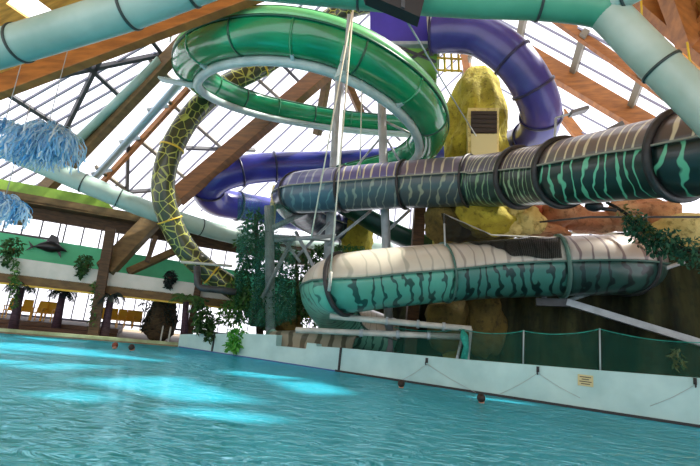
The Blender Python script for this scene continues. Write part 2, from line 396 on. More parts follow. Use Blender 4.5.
# balcony: fascia, parapet, upper wall, windows
LX, RX = FARL - 1, 13.5
b = MB(); b.poly([farpt(LX, .7, 1.98), farpt(RX, .7, 1.98), farpt(RX, .7, 2.42), farpt(LX, .7, 2.42)], .35, FN); st(b.build('balcony_fascia', 'timber_grey'))
b = MB(); b.bar(farpt(LX, .66, 1.99), farpt(RX, .66, 1.99), .06, .08); st(b.build('trim_4', 'yellow'))
b = MB(); b.poly([farpt(LX, .7, 2.42), farpt(RX, .7, 2.38), farpt(RX, .7, 2.93), farpt(LX, .7, 3.25)], .15, FN); st(b.build('balcony_parapet', 'white_paint'))
b = MB(); b.poly([farpt(LX, .75, 2.3), farpt(RX, .75, 2.3), farpt(RX, 9, 2.3), farpt(LX - 3, 9, 2.3)], .12, (0, 0, 1)); st(b.build('balcony_floor', 'timber_dark'))
b = MB(); b.poly([farpt(LX, 3, 2.4), farpt(RX, 3, 2.4), farpt(RX, 3, 4.1), farpt(LX, 3, 4.5)], .15, FN); st(b.build('wall_back', 'green_paint'))
k = 0
def window(name, A, B, z0, z1, n, wd=.05, mat='bar_dark', tr=.1, mid=None):
    f = MB(); d = (B - A)
    for z in (z0 + tr / 2, z1 - tr / 2): f.bar(V((A.x, A.y, z)), V((B.x, B.y, z)), .08, tr)
    if mid: f.bar(V((A.x, A.y, mid)), V((B.x, B.y, mid)), .06, .05)
    for i in range(n + 1):
        p = A + d * (i / n); f.bar((p.x, p.y, z0), (p.x, p.y, z1), wd)
    fo = st(f.build(name, mat))
    g = MB(); g.open = True; g.add([V((A.x, A.y, z0)), V((B.x, B.y, z0)), V((B.x, B.y, z1)), V((A.x, A.y, z1))], [(0, 1, 2, 3)]); g.build('pane', 'glass', fo)
    return fo
window('window_1', farpt(LX, 3.05), farpt(.7, 3.05), 4.35, 5.35, 13, .05)
window('window_2', farpt(.95, 3.05), farpt(RX, 3.05), 4.05, 5.4, 16, .05)
window('window_3', farpt(-11, 7.5), farpt(14, 7.5), .5, 2.3, 40, .05, 'alu', .12)
# eave
b = MB(); b.poly([farpt(LX, 2.7, 5.3), farpt(RX, 2.7, 5.1), farpt(RX, 2.7, 5.75), farpt(LX, 2.7, 5.85)], .3, FN); st(b.build('eave_beam', 'timber_dark'))
b = MB(); b.poly([farpt(LX, 1.5, 5.75), farpt(RX, 1.5, 5.75), farpt(RX, 3.1, 5.75), farpt(LX, 3.1, 5.75)], .08, (0, 0, 1)); st(b.build('ceiling_eave', 'timber_dark'))
b = MB(); b.poly([farpt(LX, 1.5, 5.72), farpt(4.6, 1.5, 5.72), farpt(4.6, 1.5, 6.12), farpt(LX, 1.5, 6.12)], .12, FN); st(b.build('trim_5', 'timber_grey'))
b = MB(); b.poly([farpt(LX, 2.2, 6.15), farpt(3.0, 2.2, 6.15), farpt(2.4, 2.2, 6.72), farpt(LX, 2.2, 6.72)], .1, FN); st(b.build('trim_6', 'lime_paint'))
# columns between water and eave
for (x0, y0, x1, y1, w, mt) in ((92, 339.5, 111, 228, .42, 'timber_dark'), (188, 340, 203, 262, .3, 'timber_dark'), (147, 262, 156, 236, .22, 'timber_dark')):
    b = MB(); p, q = onfar(x0, y0, .5), onfar(x1, y1, .5)
    if y0 > 300: p.z = .1
    b.bar(p, q, w, w, up=FN); st(b.build('timber_column', mt, bevel=.02))

# ------------------------------------------------------------------ the roof
RE = V((.37, 1, 0)); TP = math.tan(math.radians(37)) * 1.066
RL = V((1, -.37, TP)); RR = V((1, -.37, -TP))
NL = RE.cross(RL).normalized(); NR = RE.cross(RR).normalized()
L0 = P(60, 215, 26); R0 = P(580, 60, 24)
if NL.z < 0: NL = -NL
if NR.z < 0: NR = -NR
# ridge: where the two slopes meet, measured along RL from L0
TR = (R0 - L0).dot(NR) / RL.dot(NR)
RG = L0 + RL * TR
def l_st(x, y): q = PP(x, y, L0, NL) - L0; t = q.z / TP; s = (q - RL * t).dot(RE) / RE.dot(RE); return s, t
def r_st(x, y): q = PP(x, y, R0, NR) - RG; t = q.z / -TP; s = (q - RR * t).dot(RE) / RE.dot(RE); return s, t
def LP(s, t, up=0): return L0 + RE * s + RL * t + NL * up
def RP(s, t, up=0): return RG + RE * s + RR * t + NR * up
def lineat(a, b, t): return a[0] + (b[0] - a[0]) * (t - a[1]) / (b[1] - a[1])
SF = 24                                                     # far gable
aL, bL = l_st(0, 78), l_st(232, 2)
aR, bR = r_st(596, 10), r_st(700, 112)
TRR = 17.
def sheet(name, outer, holes, fn, mat, th):
    loops = [[V((p[0], p[1], 0)) for p in outer]] + [[V((p[0], p[1], 0)) for p in h] for h in holes]
    tri = tessellate_polygon(loops); flat = [p for l in loops for p in l]; b = MB()
    if th == 0:
        b.add([fn(p.x, p.y) for p in flat], tri); b.open = True
    else:
        k = len(flat); vs = [fn(p.x, p.y) for p in flat] + [fn(p.x, p.y, th) for p in flat]
        fs = [tuple(t) for t in tri] + [tuple(i + k for i in reversed(t)) for t in tri]; o = 0
        for l in loops:
            n = len(l); fs += [(o + i, o + (i + 1) % n, k + o + (i + 1) % n, k + o + i) for i in range(n)]; o += n
        b.add(vs, fs)
    return st(b.build(name, mat))
def rect(s0, s1, t0, t1): return [(s0, t0), (s1, t0), (s1, t1), (s0, t1)]
SN = -30
lo_s = lineat(aL, bL, 0); hi_s = lineat(aL, bL, TR)
q1, q2 = l_st(6, 4), l_st(70, 24)
skyL = [rect(min(q1[0], q2[0]), max(q1[0], q2[0]), min(q1[1], q2[1]), max(q1[1], q2[1]))]
SD = V((-.55, -.10, -.83)).normalized()
def sunhole(*px):
    """opening added in the unseen roof, shaped so sun lands on these spots of the water"""
    out = []
    for x, y in px:
        p = PZ(x, y, 0); k = (R0 - p).dot(NR) / (-SD).dot(NR); q = p - SD * k - RG; t = q.z / -TP; out.append(((q - RR * t).dot(RE) / RE.dot(RE), t))
    return out
sun_gaps = [sunhole((72, 379), (176, 376), (262, 402), (190, 402)), sunhole((140, 412), (212, 407), (296, 420), (215, 424)), sunhole((268, 379), (322, 381), (352, 394), (306, 394)),
        sunhole((20, 395), (90, 390), (120, 398), (60, 404)),
        rect(-1.2, 1.0, 4.5, 5.6), rect(-1.2, .9, 5.8, 7.3), rect(.1, 1.9, 9.6, 11.0), rect(1.2, 1.9, 7.6, 9.3), rect(-4.4, -2.2, 1.5, 4.6)]  # openings added in the roof to put sun on water, slides and rocks
sheet('roof_glazing_left', [(lo_s, -.2), (SF, -.2), (SF, TR), (hi_s, TR)], [], LP, 'glass', 0)
sheet('ceiling_left', [(SN, -.2), (lo_s, -.2), (hi_s, TR), (SN, TR)], skyL, lambda s, t, u=0: LP(s, t, u + .02), 'deckwood', .2)
lo_r = lineat(aR, bR, 0); hi_r = lineat(aR, bR, TRR)
sheet('roof_glazing_right', [(lo_r, 0), (SF, 0), (SF, TRR), (hi_r, TRR)], [], RP, 'glass', 0)
sheet('ceiling_right', [(SN, 0), (lo_r, 0), (hi_r, TRR), (SN, TRR)], sun_gaps, lambda s, t, u=0: RP(s, t, u + .02), 'deckwood', .2)
# gable
g = MB(); g.open = True; zb = V((0, 0, 0))
GA = LP(SF, -.2); GB = LP(SF, TR); GC = RP(SF, TRR)
g.add([GA, GB, GC, V((GC.x, GC.y, 0)), V((GA.x, GA.y, 0))], [(0, 1, 2, 3, 4)]); st(g.build('roof_glazing_gable', 'glass'))
for i in range(1, 24):
    a = i / 24; q = GA.lerp(GC, a); top = (LP(SF, TR * a * 2 / 1) if 0 else None)
    hl = L0.z - .2 * TP + (q - GA).length / (GB - V((GA.x, GA.y, GB.z))).length * (GB.z - GA.z) if (q - GA).length <= V((GB.x - GA.x, GB.y - GA.y, 0)).length else GB.z - ((q - GA).xy.length - V((GB.x - GA.x, GB.y - GA.y, 0)).length) / V((GC.x - GB.x, GC.y - GB.y, 0)).length * (GB.z - GC.z)
    b = MB(); b.bar((q.x, q.y, 0), (q.x, q.y, hl), .14); st(b.build('gable_mullion', 'alu'))
for z in (4, 8, 12):
    b = MB(); b.bar((GA.x, GA.y, z), (GC.x, GC.y, z), .2); st(b.build('gable_transom', 'bar_tan'))
ea, ec = RP(-24, TRR), RP(SF, TRR); window('window_4', V((ea.x, ea.y, 0)), V((ec.x, ec.y, 0)), .5, ea.z, 40, .08, 'alu', .3, 4.5)
# ridge beam
b = MB(); b.bar(LP(SN, TR, -.5), LP(SF, TR, -.5), .5, .9); st(b.build('ridge_beam', 'timber'))

def lbar(p, q, w, h, mat, name, off=None, plane='L'):
    p0, n = (L0, NL) if plane == 'L' else (R0, NR)
    off = -h / 2 - .03 if off is None else off
    a, c = PP(*p, p0 + n * off, n), PP(*q, p0 + n * off, n)
    n2, q0 = (NR, R0) if plane == 'L' else (NL, L0)          # stop at the ridge
    da, dc = (a - q0).dot(n2), (c - q0).dot(n2)
    if da > 0 and dc > 0: return
    if dc > 0: c = a.lerp(c, da / (da - dc))
    if da > 0: a = c.lerp(a, dc / (dc - da))
    b = MB(); b.bar(a, c, w, h, up=n); return st(b.build(name, mat))
# thin glazing bars: steep family right of the second rafter, flatter family left of it
for i in range(17):
    x = 84 + i * 19.5
    lbar((x, 217 - i * 1.0), (x + 235, -12), .07, .1, 'alu', 'glazing_bar')
for i in range(9):
    y = 96 + i * 13
    x1 = min(225, 30 + (y - 20) * 1.2)
    lbar((-5, y + 22), (190 - i * 17, y + 22 - .57 * (195 - i * 17)), .07, .1, 'alu', 'glazing_bar')
for p, q, mt in (((3, 91), (84, 142), 'bar_dark'), ((82, 61), (124, 100), 'bar_dark'), ((148, 36), (165, 58), 'bar_dark'), ((101, 57), (66, 128), 'bar_dark'),
                 ((13, 85), (163, 54), 'bar_dark'), ((132, 134), (196, 187), 'bar_tan'), ((96, 167), (130, 193), 'bar_tan'), ((164, 97), (232, 157), 'bar_tan'),
                 ((278, 60), (310, 93), 'bar_dark'), ((200, 60), (268, 120), 'bar_tan'), ((150, 60), (180, 88), 'bar_tan'), ((236, 60), (290, 108), 'bar_tan'),
                 ((186, 148), (255, 150), 'bar_dark'), ((128, 192), (182, 188), 'bar_dark'), ((128, 140), (127, 192), 'bar_dark'), ((330, 75), (400, 140), 'bar_dark')):
    lbar(p, q, .16, .22, mt, 'roof_purlin')
# glulam members
def glulam(pts, w, h, mat='timber', name='timber_rafter', up=None):
    a, c = pts; b = MB(); b.bar(a, c, w, h, up=up or NL); return st(b.build(name, mat, bevel=.02))
glulam((P(-40, 102, 15.2), P(262, -12, 14.2)), .3, .82)
glulam((PP(16, 220, L0 - NL * .6, NL), PP(236, -12, L0 - NL * .6, NL)), .42, .7, 'timber_grey')
glulam((PP(101, 184, L0 - NL * .25, NL), PP(196, 80, L0 - NL * .25, NL)), .2, .3)
glulam((onfar(105, 270, .75), P(180, 192, 24.2)), .5, .85, 'timber_grey')
glulam((P(176, 198, 24.1), P(346, 54, 25.6)), .6, .9, 'timber_mid')
glulam((P(343, 72, 26), P(363, 118, 27)), .35, .55, 'timber_mid')
glulam((P(328, 74, 26), P(317, 135, 27)), .3, .5, 'timber_grey')
glulam((onfar(128, 272, 1.0), P(182, 248, 23.4)), .25, .35, 'timber_grey')
b = MB(); b.tube([PP(93, 180, L0 - NL * .5, NL), PP(188, 74, L0 - NL * .5, NL)], .19); st(b.build('roof_pipe', 'pipe_blue'))
b = MB(); b.tube([PP(76, 142, L0 - NL * .5, NL), PP(160, 60, L0 - NL * .5, NL)], .2); st(b.build('roof_pipe', 'duct'))
for x, y in ((100, 172), (128, 140), (156, 108)):
    b = MB(); b.bar(PP(x - 9, y + 2, L0 - NL * .3, NL), PP(x + 12, y - 2, L0 - NL * .3, NL), .14); st(b.build('pipe_bracket', 'steel'))
# right slope
glulam((PP(505, 42, R0 - NR * .6, NR), PP(668, 138, R0 - NR * .6, NR)), .6, .95, up=NR)
glulam((PP(560, 112, R0 - NR * .3, NR), PP(590, 150, R0 - NR * .3, NR)), .4, .6, up=NR)
for p, q in (((524, 16), (516, 58)), ((585, 32), (571, 80)), ((643, 74), (629, 112)), ((470, 55), (460, 90))): lbar(p, q, .3, .35, 'bar_tan', 'roof_purlin', plane='R')
for k in range(7): lbar((488, 16 + k * 17 - 36), (672, 16 + k * 17 + 62), .07, .1, 'alu', 'glazing_bar', plane='R')
lbar((530, 0), (712, 128), .3, .4, 'timber', 'timber_rafter', plane='R')
for p, q, w, h in (((630, -12), (720, 66), .5, .7), ((672, -12), (690, 40), .6, .8), ((612, -6), (720, 40), .2, .3), ((700, -5), (640, 60), .12, .2), ((712, 0), (676, 55), .12, .2)):
    lbar(p, q, w, h, 'timber', 'timber_rafter', plane='R')
lbar((622, -2), (684, 28), .2, .16, 'white_pipe', 'light_strip', plane='R')

# ================================================================== SLIDES
def ring(mb, p, fr, r0, r1, w, n=36, a0=0, a1=2 * pi):
    t, a, b = fr; vs = []; full = abs(a1 - a0 - 2 * pi) < 1e-6; m = n if full else n + 1
    for k in range(m):
        an = a0 + (a1 - a0) * k / n; d = a * math.cos(an) + b * math.sin(an)
        vs += [p + d * r0 - t * w / 2, p + d * r1 - t * w / 2, p + d * r1 + t * w / 2, p + d * r0 + t * w / 2]
    fs = []
    for k in range(n):
        i, j = 4 * k, 4 * ((k + 1) % m)
        fs += [(i + q, i + (q + 1) % 4, j + (q + 1) % 4, j + q) for q in range(4)]
    if not full: fs += [(0, 1, 2, 3), (4 * n + 3, 4 * n + 2, 4 * n + 1, 4 * n)]
    mb.add(vs, fs, smooth=True)
def shell(pts, fr, R, a0, a1, n, freq, th=.04):
    """part of a round pipe wall, angles measured from the side, with thickness"""
    mb = MB(); vs = []; fs = []; us = []; L = [0.]
    for i in range(1, len(pts)): L.append(L[-1] + (pts[i] - pts[i - 1]).length * (freq if not callable(freq) else freq(i)))
    m = n + 1
    for rr in (R, R - th):
        for p, (t, a, b) in zip(pts, fr):
            vs += [p + (a * math.cos(a0 + (a1 - a0) * k / n) + b * math.sin(a0 + (a1 - a0) * k / n)) * rr for k in range(m)]
    K = len(pts) * m
    for i in range(len(pts) - 1):
        for k in range(n):
            q = (i * m + k, i * m + k + 1, (i + 1) * m + k + 1, (i + 1) * m + k); va, vb = (a0 + (a1 - a0) * k / n) / (2 * pi), (a0 + (a1 - a0) * (k + 1) / n) / (2 * pi)
            u = [(L[i], va), (L[i], vb), (L[i + 1], vb), (L[i + 1], va)]
            fs += [q, tuple(K + c for c in reversed(q))]; us += [u, u[::-1]]
    for i in range(len(pts) - 1):
        for k in (0, n):
            q = (i * m + k, (i + 1) * m + k, K + (i + 1) * m + k, K + i * m + k); fs.append(q); us.append([(0, 0)] * 4)
    for i in (0, len(pts) - 1):
        for k in range(n): fs.append((i * m + k, i * m + k + 1, K + i * m + k + 1, K + i * m + k)); us.append([(0, 0)] * 4)
    mb.add(vs, fs, us, True); return mb
def near(pts, q):
    return min(range(len(pts)), key=lambda i: (pts[i] - q).length)
def px_index(pts, x, lo=0, hi=None):
    """index of the path point nearest image column x"""
    def bx(p): d = p - EYE; return 350 + FPX * d.dot(RT) / d.dot(_f)
    return min(range(lo, hi or len(pts)), key=lambda i: abs(bx(pts[i]) - x))

# --- upper zebra tube
R1 = .95
ctrl = [P(352, 228, 26.5), P(330, 224, 25.6), P(306, 212, 24.4), P(292, 199, 22.6), P(299, 193, 20.9), P(316, 191, 20.2), P(345, 189, 19.5), P(400, 185, 18.5), P(470, 181, 17.2), P(500, 179.5, 16.1), P(540, 175, 14.5), P(575, 171, 13.1), P(640, 161, 11.4), P(690, 154, 10.2), P(740, 146, 9.3), P(800, 134, 8.4), P(900, 108, 7.4), P(1040, 66, 6.6), P(1250, 0, 5.8)]
pts = spline(ctrl, .2); fr = level_frames(pts); i0 = px_index(pts, 296, 0); 
i0 = near(pts, P(299, 193, 20.9))
t = empty('tube_slide', pts[-1], 'long dark tube slide with pale zebra stripes, running in front of the yellow rock tower', 'water slide')
cuts = [0, i0] + [px_index(pts, x, i0 + 3) for x in (345, 407, 468, 517, 563, 684)] + [len(pts) - 1]
CR = rgb(214, 208, 178); TEAL = rgb(110, 200, 160)
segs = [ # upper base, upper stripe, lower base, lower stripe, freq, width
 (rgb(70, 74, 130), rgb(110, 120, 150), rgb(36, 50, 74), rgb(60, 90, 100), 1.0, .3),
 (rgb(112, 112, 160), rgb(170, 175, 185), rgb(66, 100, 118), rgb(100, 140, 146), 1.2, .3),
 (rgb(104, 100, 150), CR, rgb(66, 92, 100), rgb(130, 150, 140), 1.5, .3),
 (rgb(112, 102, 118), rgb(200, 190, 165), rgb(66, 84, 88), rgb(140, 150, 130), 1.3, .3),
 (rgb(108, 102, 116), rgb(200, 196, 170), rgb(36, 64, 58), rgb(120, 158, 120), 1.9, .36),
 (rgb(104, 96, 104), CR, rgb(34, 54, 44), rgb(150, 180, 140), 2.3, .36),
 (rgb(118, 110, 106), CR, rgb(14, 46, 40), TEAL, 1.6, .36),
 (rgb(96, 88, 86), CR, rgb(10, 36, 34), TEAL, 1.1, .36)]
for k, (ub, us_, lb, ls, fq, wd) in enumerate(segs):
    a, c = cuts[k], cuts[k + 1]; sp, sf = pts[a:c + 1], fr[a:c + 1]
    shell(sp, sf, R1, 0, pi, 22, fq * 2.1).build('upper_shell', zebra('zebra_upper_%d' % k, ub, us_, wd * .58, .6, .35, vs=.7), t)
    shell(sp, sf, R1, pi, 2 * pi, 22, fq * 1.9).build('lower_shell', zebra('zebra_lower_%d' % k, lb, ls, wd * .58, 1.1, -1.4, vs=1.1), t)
for k in range(1, len(cuts) - 1):
    b = MB(); ring(b, pts[cuts[k]], fr[cuts[k]], R1 - .04, R1 + (.13 if k > 4 else .07), .14 if k > 4 else .08); b.build('joint_flange', 'zflange', t)
for sgn in (1, -1):
    b = MB()
    for i in range(0, len(pts) - 1): b.bar(pts[i] + fr[i][1] * sgn * (R1 + .03), pts[i + 1] + fr[i + 1][1] * sgn * (R1 + .03), .05, .045)
    b.build('seam_flange', 'zseam', t)
b = MB(); b.tube([p + f[2] * (R1 + .1) + f[1] * -.25 for p, f in zip(pts[cuts[4]:], fr[cuts[4]:])], .03, 6); b.build('cable', 'rope_grey', t)

# --- lower zebra tube
R2 = 1.0
ctrl = [P(388, 340, 20.4), P(352, 326, 20.0), P(337, 312, 19.4), P(329, 299, 18.2), P(328, 290, 16.8), P(337, 285.5, 15.7), P(350, 282.5, 15.3), P(400, 276.5, 15.5), P(480, 270, 15.9), P(560, 266, 15.4), P(618, 264.5, 15.3), P(634, 264, 16.2), P(640, 263, 17.8), P(641, 262, 19.4)]
pts = spline(ctrl, .2); fr = level_frames(pts); j0 = near(pts, P(343, 284, 15.45))
t = empty('tube_slide', pts[j0], 'low fat tube slide, cream above, striped teal below, over the white pool wall', 'water slide')
cuts = [0, j0, px_index(pts, 444, j0 + 5), px_index(pts, 560, j0 + 5), near(pts, P(624, 264, 15.55)), len(pts) - 1]
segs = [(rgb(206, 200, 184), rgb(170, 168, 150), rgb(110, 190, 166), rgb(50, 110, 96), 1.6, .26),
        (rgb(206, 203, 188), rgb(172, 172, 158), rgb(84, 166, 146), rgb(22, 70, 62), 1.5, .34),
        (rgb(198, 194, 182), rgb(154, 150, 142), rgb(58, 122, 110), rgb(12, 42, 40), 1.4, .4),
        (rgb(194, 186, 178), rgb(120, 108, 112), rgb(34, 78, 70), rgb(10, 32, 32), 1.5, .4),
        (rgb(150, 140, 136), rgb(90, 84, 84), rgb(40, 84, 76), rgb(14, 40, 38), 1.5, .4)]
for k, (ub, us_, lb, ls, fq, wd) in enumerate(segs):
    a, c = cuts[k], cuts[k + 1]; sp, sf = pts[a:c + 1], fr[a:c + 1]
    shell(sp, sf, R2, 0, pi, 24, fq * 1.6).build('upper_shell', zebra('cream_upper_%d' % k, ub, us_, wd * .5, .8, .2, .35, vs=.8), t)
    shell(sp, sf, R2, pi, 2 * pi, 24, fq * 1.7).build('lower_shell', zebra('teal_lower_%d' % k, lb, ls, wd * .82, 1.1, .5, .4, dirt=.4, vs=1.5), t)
for k, (mt, rr, w) in zip(range(1, 5), (('zflange', .1, .12), ('flange_teal', .05, .06), ('flange_teal', .08, .12), ('zflange', .08, .12))):
    b = MB(); ring(b, pts[cuts[k]], fr[cuts[k]], R2 - .04, R2 + rr, w); b.build('joint_flange', mt, t)
for sgn in (1, -1):
    b = MB()
    for i in range(0, len(pts) - 1): b.bar(pts[i] + fr[i][1] * sgn * (R2 + .03), pts[i + 1] + fr[i + 1][1] * sgn * (R2 + .03), .06, .05)
    b.build('seam_flange', 'flange_teal', t)

LT = pts
# --- grey zebra run-out behind the wall
ctrl = [P(272, 352, 19.6), P(300, 352, 19.3), P(330, 355, 19.0), P(356, 358, 18.7)]
pts = spline(ctrl, .2); fr = level_frames(pts)
t = empty('slide_run_out', pts[0], 'grey striped end of a tube lying behind the notch in the white pool wall', 'water slide')
shell(pts, fr, .88, 0, pi, 20, 1.8).build('upper_shell', zebra('grey_zebra', rgb(150, 150, 132), rgb(84, 84, 70), .4, .5, .3), t)
shell(pts, fr, .88, pi, 2 * pi, 20, 1.8).build('lower_shell', zebra('grey_zebra_low', rgb(120, 130, 112), rgb(60, 70, 60), .4, .5, .3), t)
b = MB(); ring(b, pts[0], fr[0], .84, .95, .1); b.build('end_ring', 'flange_teal', t)

# --- indigo tube
R3 = .84
ctrl = [P(432, 34, 20.3), P(455, 33, 20.0), P(482, 37, 19.7), P(512, 58, 19.3), P(533, 88, 19.3), P(541, 116, 19.9), P(531, 138, 21.6), P(500, 150, 24.4), P(450, 157, 26.4), P(400, 161, 27.2), P(340, 165, 27), P(275, 167, 26.4), P(240, 171, 25.6), P(217, 179, 25.2), P(208, 190, 25.4), P(216, 201, 26.4), P(238, 206, 27.4), P(267, 211, 28.4), P(310, 219, 29.4)]
pts = spline(ctrl, .22); fr = frames(pts)
t = empty('tube_slide', pts[0], 'glossy indigo tube slide curling down beside the yellow rock tower', 'water slide')
ic = near(pts, ctrl[5]); ib = near(pts, ctrl[15])
b = MB(); b.tube(pts[:ic + 1], R3, 36, False); b.build('tube', 'blue_pale', t)
b = MB(); b.tube(pts[ic:], R3, 36, False); b.build('tube', 'blue', t)
for i in [0] + [near(pts, ctrl[c]) for c in (3, 4, 5, 6, 8, 10, 11, 12, 14, 16)]:
    b = MB(); ring(b, pts[i], fr[i], R3 - .03, R3 + .07, .1); b.build('joint_flange', 'blue_dark', t)

# --- giraffe tube
R4 = .5
ctrl = [P(372, 2, 22.6), P(345, 10, 22.8), P(300, 40, 23), P(262, 66, 22.8), P(228, 84, 22.2), P(196, 110, 21.4), P(172, 148, 20.6), P(163, 186, 20.4), P(170, 220, 20.6), P(188, 252, 20.9), P(212, 274, 21.2), P(236, 290, 21.5)]
pts = spline(ctrl, .2); fr = frames(pts)
t = empty('tube_slide', pts[-1], 'narrow tube slide with yellow and dark giraffe pattern, hanging left of the slides', 'water slide')
b = MB(); b.tube(pts, R4, 28, False); b.build('tube', 'giraffe', t)
for c in (3, 6, 8, 10):
    i = near(pts, ctrl[c]); b = MB(); ring(b, pts[i], fr[i], R4 - .02, R4 + .05, .07); b.build('joint_flange', 'yellow', t)
i = near(pts, ctrl[7]); 

# --- green open spiral
R5 = .68
ctrl = [P(436, 126, 25.2), P(400, 124, 25.8), P(360, 121, 25.8), P(315, 115, 25), P(262, 104, 23.4), P(218, 88, 21.2), P(192, 68, 18.9), P(202, 48, 16.9), P(238, 35, 15.5), P(290, 34, 14.8), P(345, 48, 14.9), P(392, 75, 15.7), P(422, 105, 17), P(430, 131, 18.6), P(420, 148, 20), P(396, 161, 21.4), P(352, 172, 22.6), P(312, 182, 23.2)]
pts = spline(ctrl, .22); fr = level_frames(pts)
cen = sum((P(x, y, d) for x, y, d in ((315, 115, 25), (290, 34, 14.8), (192, 68, 18.9), (425, 105, 17))), V((0, 0, 0))) / 4
t = empty('spiral_flume', pts[-1], 'big green open flume winding in a wide loop under the roof', 'water slide')
# section: a U of 200 degrees; the outer side carries a raised pale guard
side = []
for p, (tt, a, bb) in zip(pts, fr): side.append(1 if (p - cen).dot(a) > 0 else -1)
def loft(rows, name, mat, th_rows=None, parent=None):
    mb = MB(); m_ = len(rows[0]); vs = [q for r in rows for q in r]; fs = []
    for i in range(len(rows) - 1):
        for k in range(m_ - 1): fs.append((i * m_ + k, i * m_ + k + 1, (i + 1) * m_ + k + 1, (i + 1) * m_ + k))
    mb.add(vs, fs, smooth=True); mb.open = True; ob = mb.build(name, mat, parent)
    so = ob.modifiers.new('s', 'SOLIDIFY'); so.thickness = .05; so.offset = 0; return ob
rows = []; grd = []; rim = []
for p, (tt, a, bb), sg in zip(pts, fr, side):
    o_ = a * sg
    rows.append([p + o_ * (R5 * math.cos(x)) + bb * (R5 * math.sin(x)) for x in [math.radians(10 - 205 * k / 22) for k in range(23)]])
    e = p + o_ * (R5 * math.cos(math.radians(10))) + bb * (R5 * math.sin(math.radians(10)))
    rim.append(e + o_ * .05); grd.append([e + o_ * .02, e + o_ * .06 + bb * .14, e + o_ * .02 + bb * .28, e - o_ * .06 + bb * .4])
loft(rows, 'trough', 'green', parent=t); loft(grd, 'splash_guard', 'green_light', parent=t)
b = MB(); b.tube(rim, .045, 8); b.build('outer_rim', 'green_rim', t)
b = MB(); b.tube([g_[-1] for g_ in grd], .04, 8); b.build('guard_rim', 'green_rim', t)
b = MB(); b.tube([r_[-1] for r_ in rows], .05, 8); b.build('inner_rim', 'green_rim', t)
rail = [p - a * sg * (R5 * .55) - bb * (R5 + .1) for p, (tt, a, bb), sg in zip(pts, fr, side)]
b = MB(); b.tube(rail[:near(pts, ctrl[15])], .17, 14); b.build('support_rail', 'rail', t)
step = 9
for i in range(4, len(pts) - 3, step):
    tt, a, bb = fr[i]
    b = MB(); ring(b, pts[i], (tt, a * side[i], bb), R5 - .02, R5 + .06, .07, 22, math.radians(10), math.radians(-195)); b.build('joint_flange', 'green_rim' if i % 2 else 'green', t)
    if i < near(pts, ctrl[15]) and (i // step) % 2 == 0:
        b = MB(); b.bar(rail[i], pts[i] - bb * (R5 - .02), .12, .16); b.build('rail_bracket', 'rail', t)
b = MB(); c0 = rail[near(pts, ctrl[6])]; b.bar(P(160, 79, 18.9), P(196, 86, 18.6), .35, .08); b.build('outrigger_plate', 'rail', t)

# --- dark green flume in the background
ctrl = [P(345, 200, 24.5), P(368, 213, 24.2), P(395, 228, 24), P(425, 240, 24), P(460, 248, 24.5)]
pts = spline(ctrl, .3); fr = level_frames(pts)
t = empty('flume', pts[-1], 'bottle green trough sloping down behind the steel posts', 'water slide')
loft([[p + a * (.75 * math.cos(x)) + bb * (.75 * math.sin(x)) for x in [math.radians(5 - 190 * k / 18) for k in range(19)]] for p, (tt, a, bb) in zip(pts, fr)], 'trough', 'green_deep', parent=t)
b = MB(); b.tube([p + a * .77 for p, (tt, a, bb) in zip(pts, fr)], .05, 8); b.build('rim', 'green_rim', t)

# --- start platform
t = empty('start_platform', P(410, 60, 21), 'purple start platform with green underside high behind the green loop', 'platform')
def boxpx(x0, y0, x1, y1, d, depth):
    a, c, e, g_ = P(x0, y0, d), P(x1, y0, d), P(x1, y1, d), P(x0, y1, d); b = MB(); b.poly([a, c, e, g_], depth, V((.2, 1, 0))); return b
boxpx(370, -8, 438, 41, 20.8, 2.2).build('panel', 'purple_panel', t)
boxpx(368, 41, 440, 44, 20.6, 2.4).build('floor_edge', 'steel', t)
b = MB(); b.poly([P(388, 44, 20.9), P(437, 44, 20.9), P(437, 62, 20.9), P(412, 56, 20.9)], 2.0, V((.2, 1, 0))); b.build('soffit', 'soffit', t)
b = MB(); b.bar(P(396, 46, 20.6), P(436, 62, 20.6), .1); b.build('brace', 'steel_dark', t)
b = MB(); b.bar(P(436, 45, 20.6), P(412, 58, 20.6), .1); b.build('brace', 'steel_dark', t)
b = MB(); b.bar(P(428, 10, 20.4), P(430, 44, 20.4), .12); b.build('post', 'white_pipe', t)
q = P(430, 60, 22.8); b = MB(); b.bar((q.x, q.y, .45), q, .5, .5); b.build('column', 'timber_dark', t)
b = MB()
for x in (444, 451, 458): b.bar(P(x, 46, 21.5), P(x + 1, 72, 21.5), .09)
for y in (58, 70): b.bar(P(436, y, 21.5), P(462, y + 1, 21.5), .08)
b.build('railing', 'yellow', t)

# ================================================================== STEEL SUPPORTS
def post(name, label, p, q, r, head=True, cat='post', mat='steel', extra=()):
    b_ = q.copy(); t = empty(name, p, label, cat)
    m_ = MB(); m_.tube([p, q], r, 16); m_.build('shaft', mat, t)
    m_ = MB(); m_.tube([p, p + V((0, 0, .06))], r * 2, 16); m_.build('base_plate', 'steel_dark', t)
    if head:
        m_ = MB(); m_.bar(q + V((-.45, 0, -.25)), q + V((.45, 0, .1)), .28, .16); m_.build('head_bracket', 'rail', t)
    for a, c, w in extra:
        m_ = MB(); m_.tube([a, c], w, 8); m_.build('brace', mat, t)
    return t
post('support_post', 'tall pale steel post behind the left part of the dark zebra tube', V((P(324, 335, 21.9).x, P(324, 335, 21.9).y, .5)), P(341, 66, 22.8), .24,
     extra=((P(330, 222, 21.8), P(296, 258, 21.6), .07), (P(330, 240, 21.8), P(270, 236, 21.4), .09), (P(328, 245, 21.8), P(372, 210, 21.2), .07)))
bs = P(391, 345, 19.6); bs.z = .5
